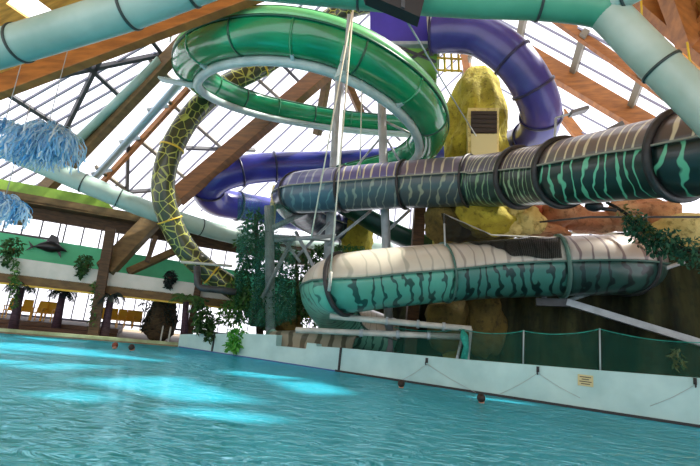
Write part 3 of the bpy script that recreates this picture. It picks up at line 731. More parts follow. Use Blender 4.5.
post('support_post', 'tall pale steel post crossing the middle of the scene beside the lower tube', bs, P(381, 84, 20.4), .19,
     extra=((P(383, 135, 20.3), P(345, 180, 20.4), .05), (P(382, 120, 20.3), P(420, 138, 20.6), .06), (P(384, 135, 20.3), P(402, 165, 20), .05), (P(386, 232, 20), P(410, 210, 20.4), .07)))
bs = P(272, 335, 20.8); bs.z = .5
post('support_post', 'ivy-hung steel post standing behind the hanging teal net', bs, P(269, 206, 21.6), .22, False, extra=((P(273, 228, 21.2), P(306, 212, 22), .13), (P(274, 240, 21.2), P(336, 236, 21.3), .1), (P(262, 298, 20.6), P(294, 236, 21.4), .09), (P(296, 232, 21.6), P(314, 268, 20.4), .08), (P(282, 238, 21.5), P(300, 262, 21), .07)))
t = post('support_post', 'short yellow-topped post behind the steel bracing left of the dark zebra tube', P(268, 248, 21.5), P(276, 186, 22), .17, False, mat='beige_panel')
t = empty('loop_hanger', P(345, 50, 13.7), 'pale steel hanger clamp on the near side of the green loop, below the hoist cable', 'bracket')
b = MB(); b.bar(P(347, 46, 13.75), P(343, 62, 13.8), .16, .14); b.build('hanger_bar', 'rail', t)
b = MB(); b.poly([P(341, 60, 13.85), P(348, 60, 13.85), P(349, 70, 13.85), P(334, 78, 13.85)], .1, V((0, 1, 0))); b.build('gusset', 'rail', t)
# pipes along the wall
for (p, q, r, lab) in ((P(330, 316, 15.3), P(471, 329, 14.9), .1, 'upper sunlit steel pipe running from the lower tube bend to the fence'), (P(296, 330, 16.2), P(462, 337, 15.2), .1, 'lower sunlit steel pipe running just above the pool wall')):
    t = empty('steel_pipe', q, lab, 'pipe'); b = MB(); b.tube([p, q], r, 12); b.build('pipe', 'white_pipe', t)
    for a in (.4, .62, .8): b = MB(); c = p.lerp(q, a); b.tube([c, p.lerp(q, a + .02)], r * 1.35, 12); b.build('collar', 'steel', t)
    c = q; b = MB(); sw = (c - WA).dot(WD); b.tube([wallpt(sw, .2, walltop(sw)), c], .05, 8); b.build('stand', 'steel', t)
t = empty('outrigger', P(545, 302, 15.6), 'steel outrigger beam with stay holding the lower tube at its right flange', 'support')
b = MB(); b.bar(P(536, 302, 15.9), P(570, 303, 15.6), .3, .26); b.build('saddle', 'steel_dark', t)
b = MB(); b.bar(P(566, 302, 15.6), P(720, 349, 14.4), .26, .22); b.build('beam', 'steel', t)
b = MB(); b.tube([P(570, 300, 15.6), P(684, 262, 15.4)], .07, 10); b.build('stay', 'steel', t)
b = MB(); b.bar(P(543, 303, 16), P(545, 293, 16.2), .12); b.build('bracket', 'steel', t)
# cables
for (a, c, r, lab, mt) in ((P(352, 12, 13.2), P(311, 238, 14.2), .022, 'white hanging rope, leftmost of the three before the green loop', 'rope'),
                       (P(353, 10, 13.2), P(329, 290, 13.9), .024, 'white hanging rope, middle and longest of the three before the green loop', 'rope'),
                       (P(349, 14, 13.2), P(344, 70, 13.8), .05, 'short doubled hoist cable above the post head on the green loop', 'rope_grey'),
                       (P(362, 80, 15.2), P(360, 176, 16.4), .018, 'white hanging rope, rightmost of the three, hung inside the green loop', 'rope'),
                       (P(404, 16, 9), P(476, 136, 16), .02, 'long slanting guy cable from the black speaker to the rock tower', 'rope_grey'),
                       (P(176, 8, 13.9), P(170, 42, 16.6), .03, 'short pale tie rod above the left end of the green loop', 'rope'),
                       (P(641, 0, 9), P(642, 23, 9), .02, 'short orange cord hanging beneath the timber ceiling, left one', 'yellow'),
                       (P(687, 42, 8.6), P(692, 72, 8.6), .02, 'short orange cord hanging beneath the timber ceiling, right one', 'yellow')):
    b = MB(); b.tube([a, (a + c) / 2 + V((0, 0, -.03)), c], r, 8); o = b.build('hanging_rope', mt); tag(o, lab, 'rope')
b = MB(); b.tube([P(331, 272, 13.8), P(329, 291, 13.9)], .05, 8); o = b.build('rope_weight', 'white_pipe'); tag(o, 'white rod at the foot of the longest hanging rope', 'weight')

# ================================================================== DUCTS
def duct(label, ctrl, r, mat, bands):
    pts = spline(ctrl, .3); fr = frames(pts); t = empty('ventilation_duct', pts[0], label, 'duct')
    b = MB(); b.tube(pts, r, 32); b.build('duct_body', mat, t)
    for q in bands:
        i = near(pts, q); b = MB(); ring(b, pts[i], fr[i], r - .01, r + .025, .05); b.build('joint_band', 'duct_dark', t)
duct('round pale green duct crossing the upper left corner in front of a timber beam', [P(-40, 60, 9.4), P(20, 43, 9.1), P(70, 28, 8.9), P(130, 9, 8.6), P(190, -14, 8.4), P(260, -40, 8.2)], .365, 'duct', [P(20, 40, 9.1), P(130, 9, 8.6), P(197, -14, 8.4)])
duct('round green duct running along the top edge of the view above the spiral', [P(240, -20, 9.6), P(360, -9, 9.4), P(450, -2, 9.2), P(540, 1, 9), P(590, 6, 8.85), P(606, 10, 8.8)], .36, 'duct_green', [P(540, 1, 9), P(360, -9, 9.4)])
duct('round silvery duct bending down into the upper right corner from the elbow', [P(598, 6, 8.85), P(612, 17, 8.75), P(650, 56, 8.4), P(700, 104, 8), P(760, 162, 7.5), P(880, 250, 6.6), P(1050, 350, 6.0)], .34, 'duct_silver', [P(656, 62, 8.35)])
duct('small dark duct stub branching off the elbow of the top duct', [P(604, 8, 8.7), P(622, -2, 8.5), P(648, -16, 8.2)], .2, 'duct', [P(622, -2, 8.5)])
duct('long white duct sagging across the left under the glass roof towards the tree', [P(-40, 132, 19.4), P(0, 147, 19.8), P(45, 166, 20.3), P(100, 190, 21), P(160, 214, 22.2), P(235, 236, 24.6), P(300, 245, 27), P(392, 246, 30)], .43, 'duct_white', [P(20, 155, 20), P(83, 182, 20.8), P(120, 198, 21.4), P(160, 214, 22.2), P(200, 226, 23.4)])
b = MB(); b.poly([P(362, -18, 8.7), P(428, -18, 8.7), P(425, -3, 8.7), P(420, 17, 8.7), P(402, 9, 8.7), P(366, -6, 8.7)], .3, V((0, 1, 0)))
t = empty('loudspeaker', P(400, 0, 9), 'black loudspeaker box hanging under the green duct at the top edge', 'speaker')
b.build('cabinet', 'black_box', t); b = MB(); b.poly([P(402, -17, 8.67), P(406, -17, 8.67), P(405, 8, 8.67), P(401, 6.5, 8.67)], .02, V((0, 1, 0))); b.build('grille_strip', 'steel_dark', t)

# ================================================================== ROCKS
def grid_rock(name, label, fn, nu, nv, mat, cat='rock', closed_u=False):
    vs = [fn(i / (nu - (0 if closed_u else 1)), j / (nv - 1)) for j in range(nv) for i in range(nu)]; fs = []
    for j in range(nv - 1):
        for i in range(nu if closed_u else nu - 1): fs.append((j * nu + i, j * nu + (i + 1) % nu, (j + 1) * nu + (i + 1) % nu, (j + 1) * nu + i))
    if closed_u: fs.append(tuple(range((nv - 1) * nu, nv * nu)))
    b = MB(); b.add(vs, fs, smooth=True); return b
# tower
tc = P(478, 150, 21.9); tc.z = 0; ztop = P(470, 60, 21.9).z
def towr(u, v):
    an = 2 * pi * u; z = .4 + (ztop - .4) * v
    r = 1.8 * (1 - .16 * v) if v < .74 else 1.5 * math.sqrt(max(.02, 1 - ((v - .74) / .28) ** 2)) 
    d = V((math.cos(an), math.sin(an), 0)); r *= .72 + .28 * min(1, max(0, (z - 3.6) / 2.2)); r *= 1 + .28 * noise.fractal(V((d.x * 1.6, d.y * 1.6, z * .5)), 1, 2, 4) + .05 * math.sin(an * 5 + z)
    return V((tc.x + d.x * r - .35 * max(0, v - .6), tc.y + d.y * r, z))
t = empty('rock_tower', (tc.x, tc.y, .4), 'tall yellow artificial rock tower with a louvred window, beside the indigo tube', 'rock tower')
grid_rock('', '', towr, 64, 60, '', closed_u=True).build('rock_body', 'rock_yellow', t)
boxpx(468, 108, 499, 158, 19.6, .9).build('window_surround', 'rock_sand', t)
louv = boxpx(471, 111, 497, 133, 19.55, .2).build('louvre', 'louvre', t)
boxpx(471, 134, 497, 156, 19.55, .2).build('lower_panel', 'beige_panel', t)
for k in range(5):
    b = MB(); b.bar(P(471, 113.5 + k * 4.4, 19.52), P(497, 114.5 + k * 4.4, 19.52), .04, .05); o = b.build('slat', 'louvre'); o.parent = louv
# boulders
def boulder(x, y, d, r, sq, mat, label, seed, rot=0, amp=.35):
    c = P(x, y, d); b = MB(); b.ball(c, r, sq, 30, 20, amp, 1.3, seed, rot); o = b.build('boulder', mat); tag(o, label, 'rock', None); return o
for i, a in enumerate(((487, 216, 17.6, .95, (1.1, 1, .8), 'rock_yellow', 'yellow boulder, leftmost above the black net'),
    (508, 219, 17.9, .85, (1, 1, .9), 'rock_sand', 'pale yellow boulder next right of the leftmost yellow one above the net'),
    (527, 222, 17.6, .62, (1, 1, .85), 'rock_sand', 'small pale cream boulder below the reddish stone'),
    (531, 211, 18.2, .42, (1, 1, 1.2), 'rock_red', 'small red-brown stone among the yellow boulders'),
    (560, 214, 18.4, .9, (1.2, 1, .7), 'rock_pink', 'pinkish boulder under the dark zebra tube, left of the leafy garland'),
    (588, 222, 18.4, .75, (1.4, 1, .6), 'rock_pink', 'flat pinkish boulder just left of the leafy garland'),
    (632, 214, 17.8, .85, (1.1, 1, .7), 'rock_pink', 'orange-pink boulder behind the top of the leafy garland'),
    (655, 218, 17.6, .85, (1, 1, .9), 'rock_pink', 'dusky pink boulder behind the garland, right of the orange-pink one'),
    (690, 236, 16.6, .95, (1.2, 1, .9), 'rock_sand', 'pale tan boulder at the right frame edge behind the leafy garland'),
    (672, 250, 17.2, .8, (1.3, 1, .7), 'rock_pink', 'dusky pink boulder just behind the thick middle of the leafy garland'),
    (545, 232, 18, .6, (1.6, 1, .5), 'rock_pink', 'low buff boulder peeping over the lower tube right of the net'),
    (448, 222, 18.5, .85, (1, 1, 1.5), 'rock_olive', 'tall olive rock between the two zebra tubes left of the net'),
    (448, 322, 18.3, .85, (1.0, 1, 1.4), 'rock_olive', 'brown boulder below the lower tube beside the turquoise net bundle'),
    (482, 318, 18.2, .9, (1.0, 1, 1.6), 'rock_olive', 'large brown boulder right of the turquoise net bundle'),
    (284, 326, 22, .7, (1.3, 1, .9), 'rock_olive', 'olive mossy boulder at the foot of the dark trees'),
    (359, 236, 25.5, .85, (1, 1, 2.0), 'rock_yellow', 'small yellow rock pillar seen far between the two steel posts'),
    (262, 318, 22.5, .6, (1.3, 1, .9), 'rock_olive', 'small olive boulder left of the mossy one behind the wall'))):
    boulder(*a, seed=i + 1)
# shaded face
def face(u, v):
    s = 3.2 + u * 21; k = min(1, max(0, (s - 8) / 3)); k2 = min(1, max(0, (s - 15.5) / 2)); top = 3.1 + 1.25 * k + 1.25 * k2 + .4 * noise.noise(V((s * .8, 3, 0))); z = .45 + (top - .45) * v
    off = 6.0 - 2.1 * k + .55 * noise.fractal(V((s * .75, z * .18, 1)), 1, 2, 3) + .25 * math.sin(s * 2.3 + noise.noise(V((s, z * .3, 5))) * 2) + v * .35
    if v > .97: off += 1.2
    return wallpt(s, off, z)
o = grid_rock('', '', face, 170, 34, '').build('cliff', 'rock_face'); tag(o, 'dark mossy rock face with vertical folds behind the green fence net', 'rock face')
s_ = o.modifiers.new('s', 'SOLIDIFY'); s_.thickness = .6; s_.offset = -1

# ================================================================== NETS, FENCE
def sheetuv(fn, nu, nv, su, sv):
    vs = [fn(i / nu, j / nv) for j in range(nv + 1) for i in range(nu + 1)]; fs = []; us = []; m_ = nu + 1
    for j in range(nv):
        for i in range(nu):
            fs.append((j * m_ + i, j * m_ + i + 1, (j + 1) * m_ + i + 1, (j + 1) * m_ + i)); us.append([(a / nu * su, c / nv * sv) for a, c in ((i, j), (i + 1, j), (i + 1, j + 1), (i, j + 1))])
    b = MB(); b.add(vs, fs, us, True); b.open = True; return b
fs_ = [ws(390, 348), ws(459, 362), ws(522, 364), ws(600, 370), ws(700, 378) + 1.3, ws(700, 378) + 5]
ftop = [1.75, 1.88, 1.98, 2.2, 2.25, 2.25]
t = empty('net_fence', wallpt(fs_[2], .18, 1.0), 'green net fence with slim posts standing on the white pool wall', 'fence')
for i in range(5):
    a, c = fs_[i], fs_[i + 1]; za, zc = ftop[i], ftop[i + 1]; sag = .06 * (c - a) if i else .1
    def fn(u, v, a=a, c=c, za=za, zc=zc, sag=sag):
        s = a + (c - a) * u; zt = za + (zc - za) * u - sag * 4 * u * (1 - u); zb = walltop(s)
        return wallpt(s, .18 + .04 * math.sin(u * 14 + v * 3), zb + (zt - zb) * v)
    sheetuv(fn, 24, 6, c - a, 1).build('net_panel', 'net_green', t)
    b = MB(); b.tube([fn(u / 16, 1) for u in range(17)], .013, 6); b.build('top_rope', 'cloth_teal', t)
for s, z in zip(fs_[2:], (2.0, 2.22, 2.27, 2.27)):
    b = MB(); b.tube([wallpt(s, .16, walltop(s) - .05), wallpt(s, .16, z)], .022, 8); b.build('fence_post', 'steel', t)
b = MB(); c = onwall(463, 346, .1); sw = ws(463, 346); vs = []
b.tube([wallpt(sw, .18, walltop(sw)), wallpt(sw + .05, .18, 1.35), wallpt(sw - .03, .18, 1.65), wallpt(sw - .1, .18, 1.85)], [.12, .09, .14, .05], 12)
o = b.build('net_bundle', 'cloth_teal'); tag(o, 'gathered turquoise net bundle at the left end of the fence', 'net')
# black net over the lower tube
LTS = [p for p in LT if P(420, 270, 15).x < p.x < P(580, 270, 15).x and p.y < 17.5]
def camo(u, v):
    tp = [(441, 213), (465, 224), (492, 236), (520, 237), (560, 238)]; bt = [(447, 242), (468, 243), (494, 246), (514, 256), (562, 259)]
    k = min(3, int(u * 4)); f = u * 4 - k
    A = [tp[k][i] + (tp[k + 1][i] - tp[k][i]) * f for i in (0, 1)]; B = [bt[k][i] + (bt[k + 1][i] - bt[k][i]) * f for i in (0, 1)]
    x, y = A[0] + (B[0] - A[0]) * v, A[1] + (B[1] - A[1]) * v
    hit = None
    for kk in range(90):                                    # lie on the tube where it is beneath
        q = P(x, y, 13.6 + kk * .03)
        if min((q - p).length_squared for p in LTS) < (R2 + .09) ** 2: hit = 13.6 + kk * .03; break
    return P(x, y, (hit if hit else 15.7) + .02 * math.sin(u * 40 + v * 9)) + V((0, 0, .03 * math.sin(u * 33)))
o = sheetuv(camo, 40, 10, 4.6, 1.3).build('camouflage_net', 'net_black'); tag(o, 'black camouflage net draped over the cream top of the lower tube', 'net')
b = MB(); b.tube([P(445, 246, 15.1), P(444, 214, 16.0)], .03, 8); b.tube([P(444, 214, 16), P(492, 235, 16), P(560, 238, 16)], .02, 6)
o = b.build('net_pole', 'rope_grey'); tag(o, 'thin pole and line holding up the black camouflage net', 'pole')
# teal net by the trees
def tealnet(u, v):
    tp = [(238, 190), (262, 200), (290, 207), (296, 225)]; bt = [(234, 322), (252, 326), (272, 328), (296, 318)]
    k = min(2, int(u * 3)); f = u * 3 - k
    A = [tp[k][i] + (tp[k + 1][i] - tp[k][i]) * f for i in (0, 1)]; B = [bt[k][i] + (bt[k + 1][i] - bt[k][i]) * f for i in (0, 1)]
    return P(A[0] + (B[0] - A[0]) * v, A[1] + (B[1] - A[1]) * v, 20.3 + .25 * math.sin(u * 17 + v * 6) + .2 * math.sin(v * 11))
o = sheetuv(tealnet, 30, 30, 2.6, 6).build('hanging_net', 'net_teal'); tag(o, 'sheer teal net hanging in front of the dark trees', 'net')

# ================================================================== PLANTS
def leaves(mb, c, rad, n, size, droop=.3, fill=.5, rr=rnd):
    for _ in range(n):
        while True:
            d = V((rr.uniform(-1, 1), rr.uniform(-1, 1), rr.uniform(-1, 1)))
            if d.length < 1: break
        if rr.random() > fill: d = d.normalized() * rr.uniform(.8, 1)
        p = V((c[0] + d.x * rad[0], c[1] + d.y * rad[1], c[2] + d.z * rad[2]))
        a = V((rr.uniform(-1, 1), rr.uniform(-1, 1), rr.uniform(-1, .5) - droop)).normalized(); w = a.cross(V((rr.uniform(-1, 1), rr.uniform(-1, 1), 1))).normalized()
        l = size * rr.uniform(.6, 1.4); m_ = p + a * l * .5; h = a.cross(w) * l * .08
        mb.add([p, m_ + w * l * .24 + h, p + a * l, m_ - w * l * .24 + h], [(0, 1, 2, 3)])
def plant(name, label, clumps, mat, size, cat='plant', stem=None, stem_mat='bark', group=None, base=None):
    c0 = V(base) if base is not None else V(clumps[0][0]); t = empty(name, c0, label, cat, group)
    b = MB(); b.open = True
    for c, rad, n in clumps: leaves(b, c, rad, int(n * 1.9), size * 1.15)
    b.build('foliage', mat, t)
    if stem: m_ = MB(); m_.tube(*stem[:2], 8); m_.build('stem', stem_mat, t)
    return t
def pc(x, y, d, rx, rz, n, ry=None): return (P(x, y, d), (rx, ry or rx, rz), n)
q = P(262, 330, 21.8); q.z = .5
plant('climber_tree', 'dark climbing tree covering the steel post behind the teal net', [pc(252, 240, 21.4, .7, 1.5, 420), pc(248, 285, 21.2, .7, 1.4, 420), pc(272, 300, 21.6, .9, 1.3, 500), pc(268, 260, 21.8, .6, 1.4, 300)], 'leaf_dark', .2, 'tree', ([q, P(258, 280, 21.6), P(256, 215, 21.4)], [.18, .15, .08]))
q = P(300, 330, 23); q.z = .5
plant('bushy_tree', 'dark bushy tree between the teal net and the bend of the lower tube', [pc(298, 275, 22.6, 1.0, 1.4, 620), pc(310, 305, 22.8, 1.0, 1.0, 420), pc(286, 312, 22.2, .9, .9, 360), pc(318, 262, 23.4, .7, .9, 260)], 'leaf_dark', .19, 'tree', ([q, P(298, 300, 22.8), P(296, 255, 22.6)], [.12, .1, .05]))
plant('palm_bush', 'mid green bush behind the giraffe slide foot above the white wall', [pc(243, 305, 20.6, .5, .8, 200), pc(230, 312, 20.6, .5, .6, 150), pc(236, 285, 20.8, .35, .5, 90)], 'leaf_mid', .2, 'bush', base=P(240, 325, 20.6))
plant('background_bush', 'low green bush seen under the steel bracing between the posts', [pc(352, 252, 24.5, 1.2, .35, 200), pc(330, 250, 24, .8, .4, 150)], 'leaf_mid', .2, 'bush')
def frondplant(name, label, c, n, ln, mat, cat='plant', droop=1.0, w=.05, group=None, trunk=None, spread=1, up=.6):
    t = empty(name, trunk[0] if trunk else c, label, cat, group); b = MB(); b.open = True
    for k in range(n):
        an = 2 * pi * k / n + rnd.uniform(-.3, .3); d = V((math.cos(an), math.sin(an), 0)) * spread; p = V(c); v = d * .8 + V((0, 0, up + rnd.uniform(-.2, .5))); pr = [p.copy()]
        for _ in range(7): p = p + v.normalized() * ln / 7; v.z -= droop * .32; pr.append(p.copy())
        sd = V((-d.y, d.x, 0)).normalized()
        for i in range(1, 7):
            for s_ in (1, -1):
                for h in (0, .5):
                    q_ = pr[i].lerp(pr[i + 1], h); l = w * 5 * (1 - abs(i - 3) / 7); e_ = q_ + sd * s_ * l + V((0, 0, -l * .7)) + (pr[i + 1] - pr[i]) * .7
                    ww = (pr[i + 1] - pr[i]).normalized() * w * .6; b.add([q_ - ww, q_ + ww, e_], [(0, 1, 2)])
        b.tube(pr, [.02 * (1 - i / 9) for i in range(8)], 4, False)
    b.build('fronds', mat, t)
    if trunk: m_ = MB(); m_.tube(trunk[0:1] + [trunk[0].lerp(trunk[1], .5)] + trunk[1:2], [.2, .16, .14], 12); m_.build('trunk', 'trunk', t)
    return t
for (x0, y0, x1, y1, off, lab) in ((13, 329, 21, 287, .9, 'dark slim palm trunk, leftmost of the palms on the far deck'), (57, 323, 63, 293, 2.3, 'short dark palm on the terrace, second from the left'), (104, 336.5, 111, 297, .6, 'dark slim palm just right of the thick timber column')):
    p = onfar(x0, y0, off); q = onfar(x1, y1, off); p.z = .11 if off < 2 else .28
    frondplant('palm_tree', lab, q, 13, .85, 'leaf_black', 'palm', 1.2, .05, trunk=[p, q])
for (x, y, off, sz, mt, lab) in ((12, 246, .55, .42, 'leaf_dark', 'green plant spilling over the parapet left of the dark fish'), (85, 262, .55, .36, 'leaf_dark', 'green plant spilling over the parapet between the dark fish and the thick column'), (171, 276, .6, .3, 'leaf_black', 'small dark plant hanging on the parapet left of the giraffe slide')):
    c = onfar(x, y, off); t = plant('trailing_plant', lab, [(c, (sz, sz * .5, sz), 130), (c + V((0, -.1, -sz * 1.2)), (sz * .5, sz * .3, sz * .8), 60)], mt, .16)
    m_ = MB(); m_.tube([c + V((0, .1, -sz * .8)), c + V((0, .1, -sz * .2))], [.12, .16], 12); m_.build('pot', 'pot', t)
for (x, y, lab, dx) in ((15, 283, 'ivy strand trailing off the balcony edge at the left frame side', 0), (96, 303, 'ivy growing down the thick timber column', -3)):
    plant('trailing_ivy', lab, [(onfar(x + dx * k * .25, y - 18 + k * 9, .38), (.16, .1, .28), 34) for k in range(5)], 'leaf_mid', .13)
c = onfar(161, 318, 2.2); 
t = empty('overgrown_pillar', V((c.x, c.y, .1)), 'dark rocky pillar overgrown with leaves on the far deck', 'pillar')
b = MB(); b.ball(V((c.x, c.y, 1.05)), .75, (1, .9, 1.35), 28, 18, .35, 1.4, 4); b.build('rock_core', 'bark', t)
b = MB(); b.open = True
for _ in range(12): leaves(b, (c.x + rnd.uniform(-.9, .7), c.y - .4, rnd.uniform(.8, 1.9)), (.35, .3, .4), 60, .16)
b.build('foliage', 'leaf_black', t)
plant('potted_bush', 'dark spiky plant on the wall end beside the far pool corner', [pc(205, 322, 20.6, .55, .5, 210), pc(200, 308, 20.8, .3, .5, 80), pc(212, 336, 20.2, .3, .25, 60)], 'leaf_dark', .22, base=wallpt(1.4, .2, .8))
c = onwall(236, 338, -.12)
plant('trailing_plant', 'bright green plant trailing over the white wall left of its notch', [(c + V((0, .1, .2)), (.42, .3, .25), 90), (c + V((-.05, -.05, -.25)), (.3, .16, .3), 70)], 'leaf_bright', .2)
frondplant('dry_palm', 'tall spiky plant standing behind the corner of the pool wall', P(186, 300, 21.7), 9, .9, 'leaf_mid', 'palm', .8, trunk=[V((P(186, 330, 21.7).x, P(186, 330, 21.7).y, .1)), P(186, 302, 21.7)])
# garland on the right
gp = spline([P(606, 202, 13.6), P(624, 212, 13.4), P(640, 226, 13.2), P(660, 240, 12.9), P(700, 254, 12.2), P(730, 262, 12)], .25)
t = empty('leafy_garland', gp[0], 'leafy green garland on a dark line right of the lower tube end', 'plant')
b = MB(); b.tube(gp, .05, 8); b.build('line', 'black', t)
b = MB(); b.open = True
for i, p in enumerate(gp[3:]): leaves(b, p + V((rnd.uniform(-.12, .12), 0, rnd.uniform(-.2, .12))), (.34, .3, .34 + .02 * i), 150, .16)
b.build('foliage', 'leaf_teal', t)
b = MB(); b.open = True
for i, p in enumerate(gp[2:7]): leaves(b, p + V((0, 0, .05)), (.24, .2, .18), 34, .13)
b.build('dry_leaves', 'leaf_dry', t)
b = MB(); b.tube([P(540, 222, 17), P(590, 217, 15.5), P(700, 217, 14)], .035, 8); o = b.build('guard_rail', 'steel_dark'); tag(o, 'thin dark rail over the rocks under the dark zebra tube', 'rail')
t = empty('tube_clamp', P(596, 208, 13.2), 'dark clamp and lamp under the dark zebra tube near the garland', 'clamp')
b = MB(); b.ball(P(594, 206, 13.2), .2, (1.3, 1, .8)); b.build('lamp_head', 'black', t); b = MB(); b.tube([P(596, 208, 13.2), P(616, 210, 13.2)], .06, 8); b.build('arm', 'black', t)
plant('ledge_fern', 'small light plant at the right frame edge under the fence post', [pc(677, 356, 13.6, .16, .3, 24)], 'leaf_dry', .2)

# ================================================================== BLUE TASSELS
def tassel(x, y, d, w, h, n, label, seed):
    r = random.Random(seed); c = P(x, y, d); t = empty('tassel_decoration', c + V((0, 0, h)), label, 'decoration'); b = MB(); b.open = True
    lob = [(r.uniform(-.75, .75), r.uniform(-.3, .3), r.uniform(.55, 1)) for _ in range(7)]
    for _ in range(n):
        lx, ly, lh = r.choice(lob); a = r.uniform(0, 2 * pi); rr = math.sqrt(r.random()) * .42
        p = c + V(((lx + math.cos(a) * rr) * w, (ly + math.sin(a) * rr) * w * .7, h * (.5 * lh - .35 * abs(lx)) + r.uniform(-.08, .08)))
        v = V((math.cos(a) * .5, math.sin(a) * .4, .25)); L = r.uniform(.45, 1.15) * h * lh; wd = r.uniform(.012, .026); pr = [p]
        for k in range(10):
            p = p + v.normalized() * L / 10; v = v * .8 + V((r.uniform(-.5, .5), r.uniform(-.4, .4), -.3)); pr.append(p)
        vs = []; sd = V((r.uniform(-1, 1), r.uniform(-1, 1), .3)).normalized() * wd
        for q_ in pr: vs += [q_ - sd, q_ + sd]
        b.add(vs, [(2 * i, 2 * i + 1, 2 * i + 3, 2 * i + 2) for i in range(10)], smooth=True)
    b.build('strips', 'tassel', t)
    b = MB(); b.ball(c + V((0, 0, h * .1)), w * .45, (1.3, .7, .6)); b.build('core', plain('tassel_core', rgb(40, 100, 170), .7), t)
    m_ = MB(); m_.tube([c + V((0, 0, h * .4)), c + V((0, 0, h * .4 + 2.5))], .012, 6); m_.build('cord', 'rope_grey', t)
tassel(43, 146, 11.5, .68, 1.25, 1100, 'large shaggy bundle of light blue strips hanging at the left', 3)
tassel(3, 129, 11.8, .32, .5, 260, 'small blue strip bundle at the frame edge beside the large one', 5)
tassel(2, 210, 11.5, .42, .95, 420, 'shaggy blue strip bundle hanging low at the left frame edge', 8)

# ================================================================== FAR DECK FURNITURE
def chair():
    t = empty('sun_chair', (0, 0, 0), 'yellow plastic sun chair in the row on the far terrace', 'chair')
    b = MB(); b.bar((-.26, 0, .38), (.26, 0, .38), .5, .05, up=(0, 0, 1)); b.build('seat', 'lounge', t, .015)
    b = MB(); b.poly([(-.27, .2, .38), (.27, .2, .38), (.25, .36, .92), (-.25, .36, .92)], .05, (0, 1, .3)); b.build('backrest', 'lounge', t, .015)
    for sx in (-1, 1):
        b = MB(); b.bar((sx * .28, -.22, .58), (sx * .28, .27, .58), .06, .04); b.build('armrest', 'lounge', t)
        for y in (-.22, .22): b = MB(); b.bar((sx * .25, y, 0), (sx * .25, y, .57 if y < 0 else .4), .05); b.build('leg', 'lounge', t)
    return t
proto = chair(); n = 0
spots = ((9, 4.2, 'leftmost yellow chair on the far terrace, left of the first palm'), (25, 4.2, 'yellow chair just right of the leftmost palm'), (38, 4.3, 'yellow chair, left of the pair beside the short palm'), (48, 4.3, 'yellow chair touching the short palm on its left'), (100, 4.3, 'yellow chair just right of the thick timber column'), (114, 4.4, 'yellow chair just right of the slim palm by the column'), (122, 4.4, 'yellow chair in the middle of the right-hand group of four'), (130, 4.6, 'second yellow chair from the overgrown pillar'), (138, 4.6, 'yellow chair nearest the overgrown pillar'))
rz = math.atan2(FD.y, FD.x)
for x, off, lab in spots:
    o = proto if n == 0 else copy_tree(proto); n += 1
    p = onfar(x, 316, off); o.location = (p.x, p.y, .46); o.rotation_euler.z = rz + rnd.uniform(-.3, .3); o.scale = (.82, .9, 1.05); o['label'] = lab; o['group'] = 'yellow chairs on the far terrace'
# fish on the wall
c = onfar(48, 249, 2.8); ax = FD; t = empty('wall_fish', c, 'dark mounted fish figure on the green balcony wall', 'decoration')
b = MB(); prf = [(-.62, .03), (-.5, .05), (-.3, .16), (-.05, .26), (.2, .27), (.4, .2), (.55, .1), (.8, .02)]
b.tube([c + ax * x + V((0, 0, .12 * (1 - ((x - .1) / .7) ** 2))) - FN * .08 for x, r in prf], [r * 1 for x, r in prf], 14); b.build('body', 'fish', t)
b = MB(); b.poly([c + ax * -.2 + V((0, 0, .2)), c + ax * .0 + V((0, 0, .74)), c + ax * .32 + V((0, 0, .62)), c + ax * .45 + V((0, 0, .2))], .03, FN); b.build('dorsal_fin', 'fish', t)
b = MB(); b.poly([c + ax * -.55, c + ax * -.86 + V((0, 0, .28)), c + ax * -.72 + V((0, 0, .0)), c + ax * -.9 + V((0, 0, -.24))], .03, FN); b.build('tail_fin', 'fish', t)
b = MB(); b.poly([c + ax * .35 + V((0, 0, -.05)), c + ax * .62 + V((0, 0, -.36)), c + ax * .52 + V((0, 0, .0))], .03, FN); b.build('side_fin', 'fish', t)
# pool ladder, pipes by giraffe foot, distant board
t = empty('pool_ladder', onfar(163, 342, .1), 'small white pool ladder rails at the far pool corner', 'ladder')
for x in (160, 168):
    p = onfar(x, 345, .05); p.z = -.4; b = MB(); b.tube(spline([p, V((p.x, p.y, .6)), V((p.x, p.y, .85)) + FN * .2, V((p.x, p.y, .7)) + FN * .5, V((p.x, p.y, .12)) + FN * .55], .1), .025, 8); b.build('rail', 'white_pipe', t)
for z in (-.25, -.05):
    a, c = onfar(160, 345, .05), onfar(168, 345, .05); a.z = c.z = z; b = MB(); b.tube([a, c], .02, 6); b.build('rung', 'white_pipe', t)
t = empty('pipe_frame', P(197, 288, 20.2), 'grey angled pipe frame below the foot of the giraffe slide', 'pipe')
b = MB(); b.tube([P(197, 266, 20.2), P(197.5, 284, 20.2), P(201, 288, 20.2), P(236, 292, 20.2)], .15, 12); b.build('pipe', 'steel_dark', t)
b = MB(); b.tube([P(181, 262, 20.2), P(232, 266, 20.2)], .06, 10); b.build('cross_pipe', 'white_pipe', t)
o = boxpx(216, 290, 236, 297, 23.4, .1).build('notice_board', 'steel_dark'); tag(o, 'dark notice board in front of the far window behind the wall plants', 'sign')
# parasol seen between the posts
p = P(343, 214, 26); t = empty('parasol', V((p.x, p.y, P(343, 245, 26).z)), 'small yellow parasol far off between the two steel posts', 'parasol')
b = MB(); b.tube([V((p.x, p.y, P(343, 250, 26).z)), p], .05, 8); b.build('pole', 'bar_dark', t)
b = MB(); nn = 12; ring_ = [p + V((math.cos(2 * pi * k / nn) * .6, math.sin(2 * pi * k / nn) * .6, -.12)) for k in range(nn)]
b.add(ring_ + [p + V((0, 0, .14))], [(k, (k + 1) % nn, nn) for k in range(nn)] + [tuple(range(nn))[::-1]]); b.build('canopy', 'yellow', t)

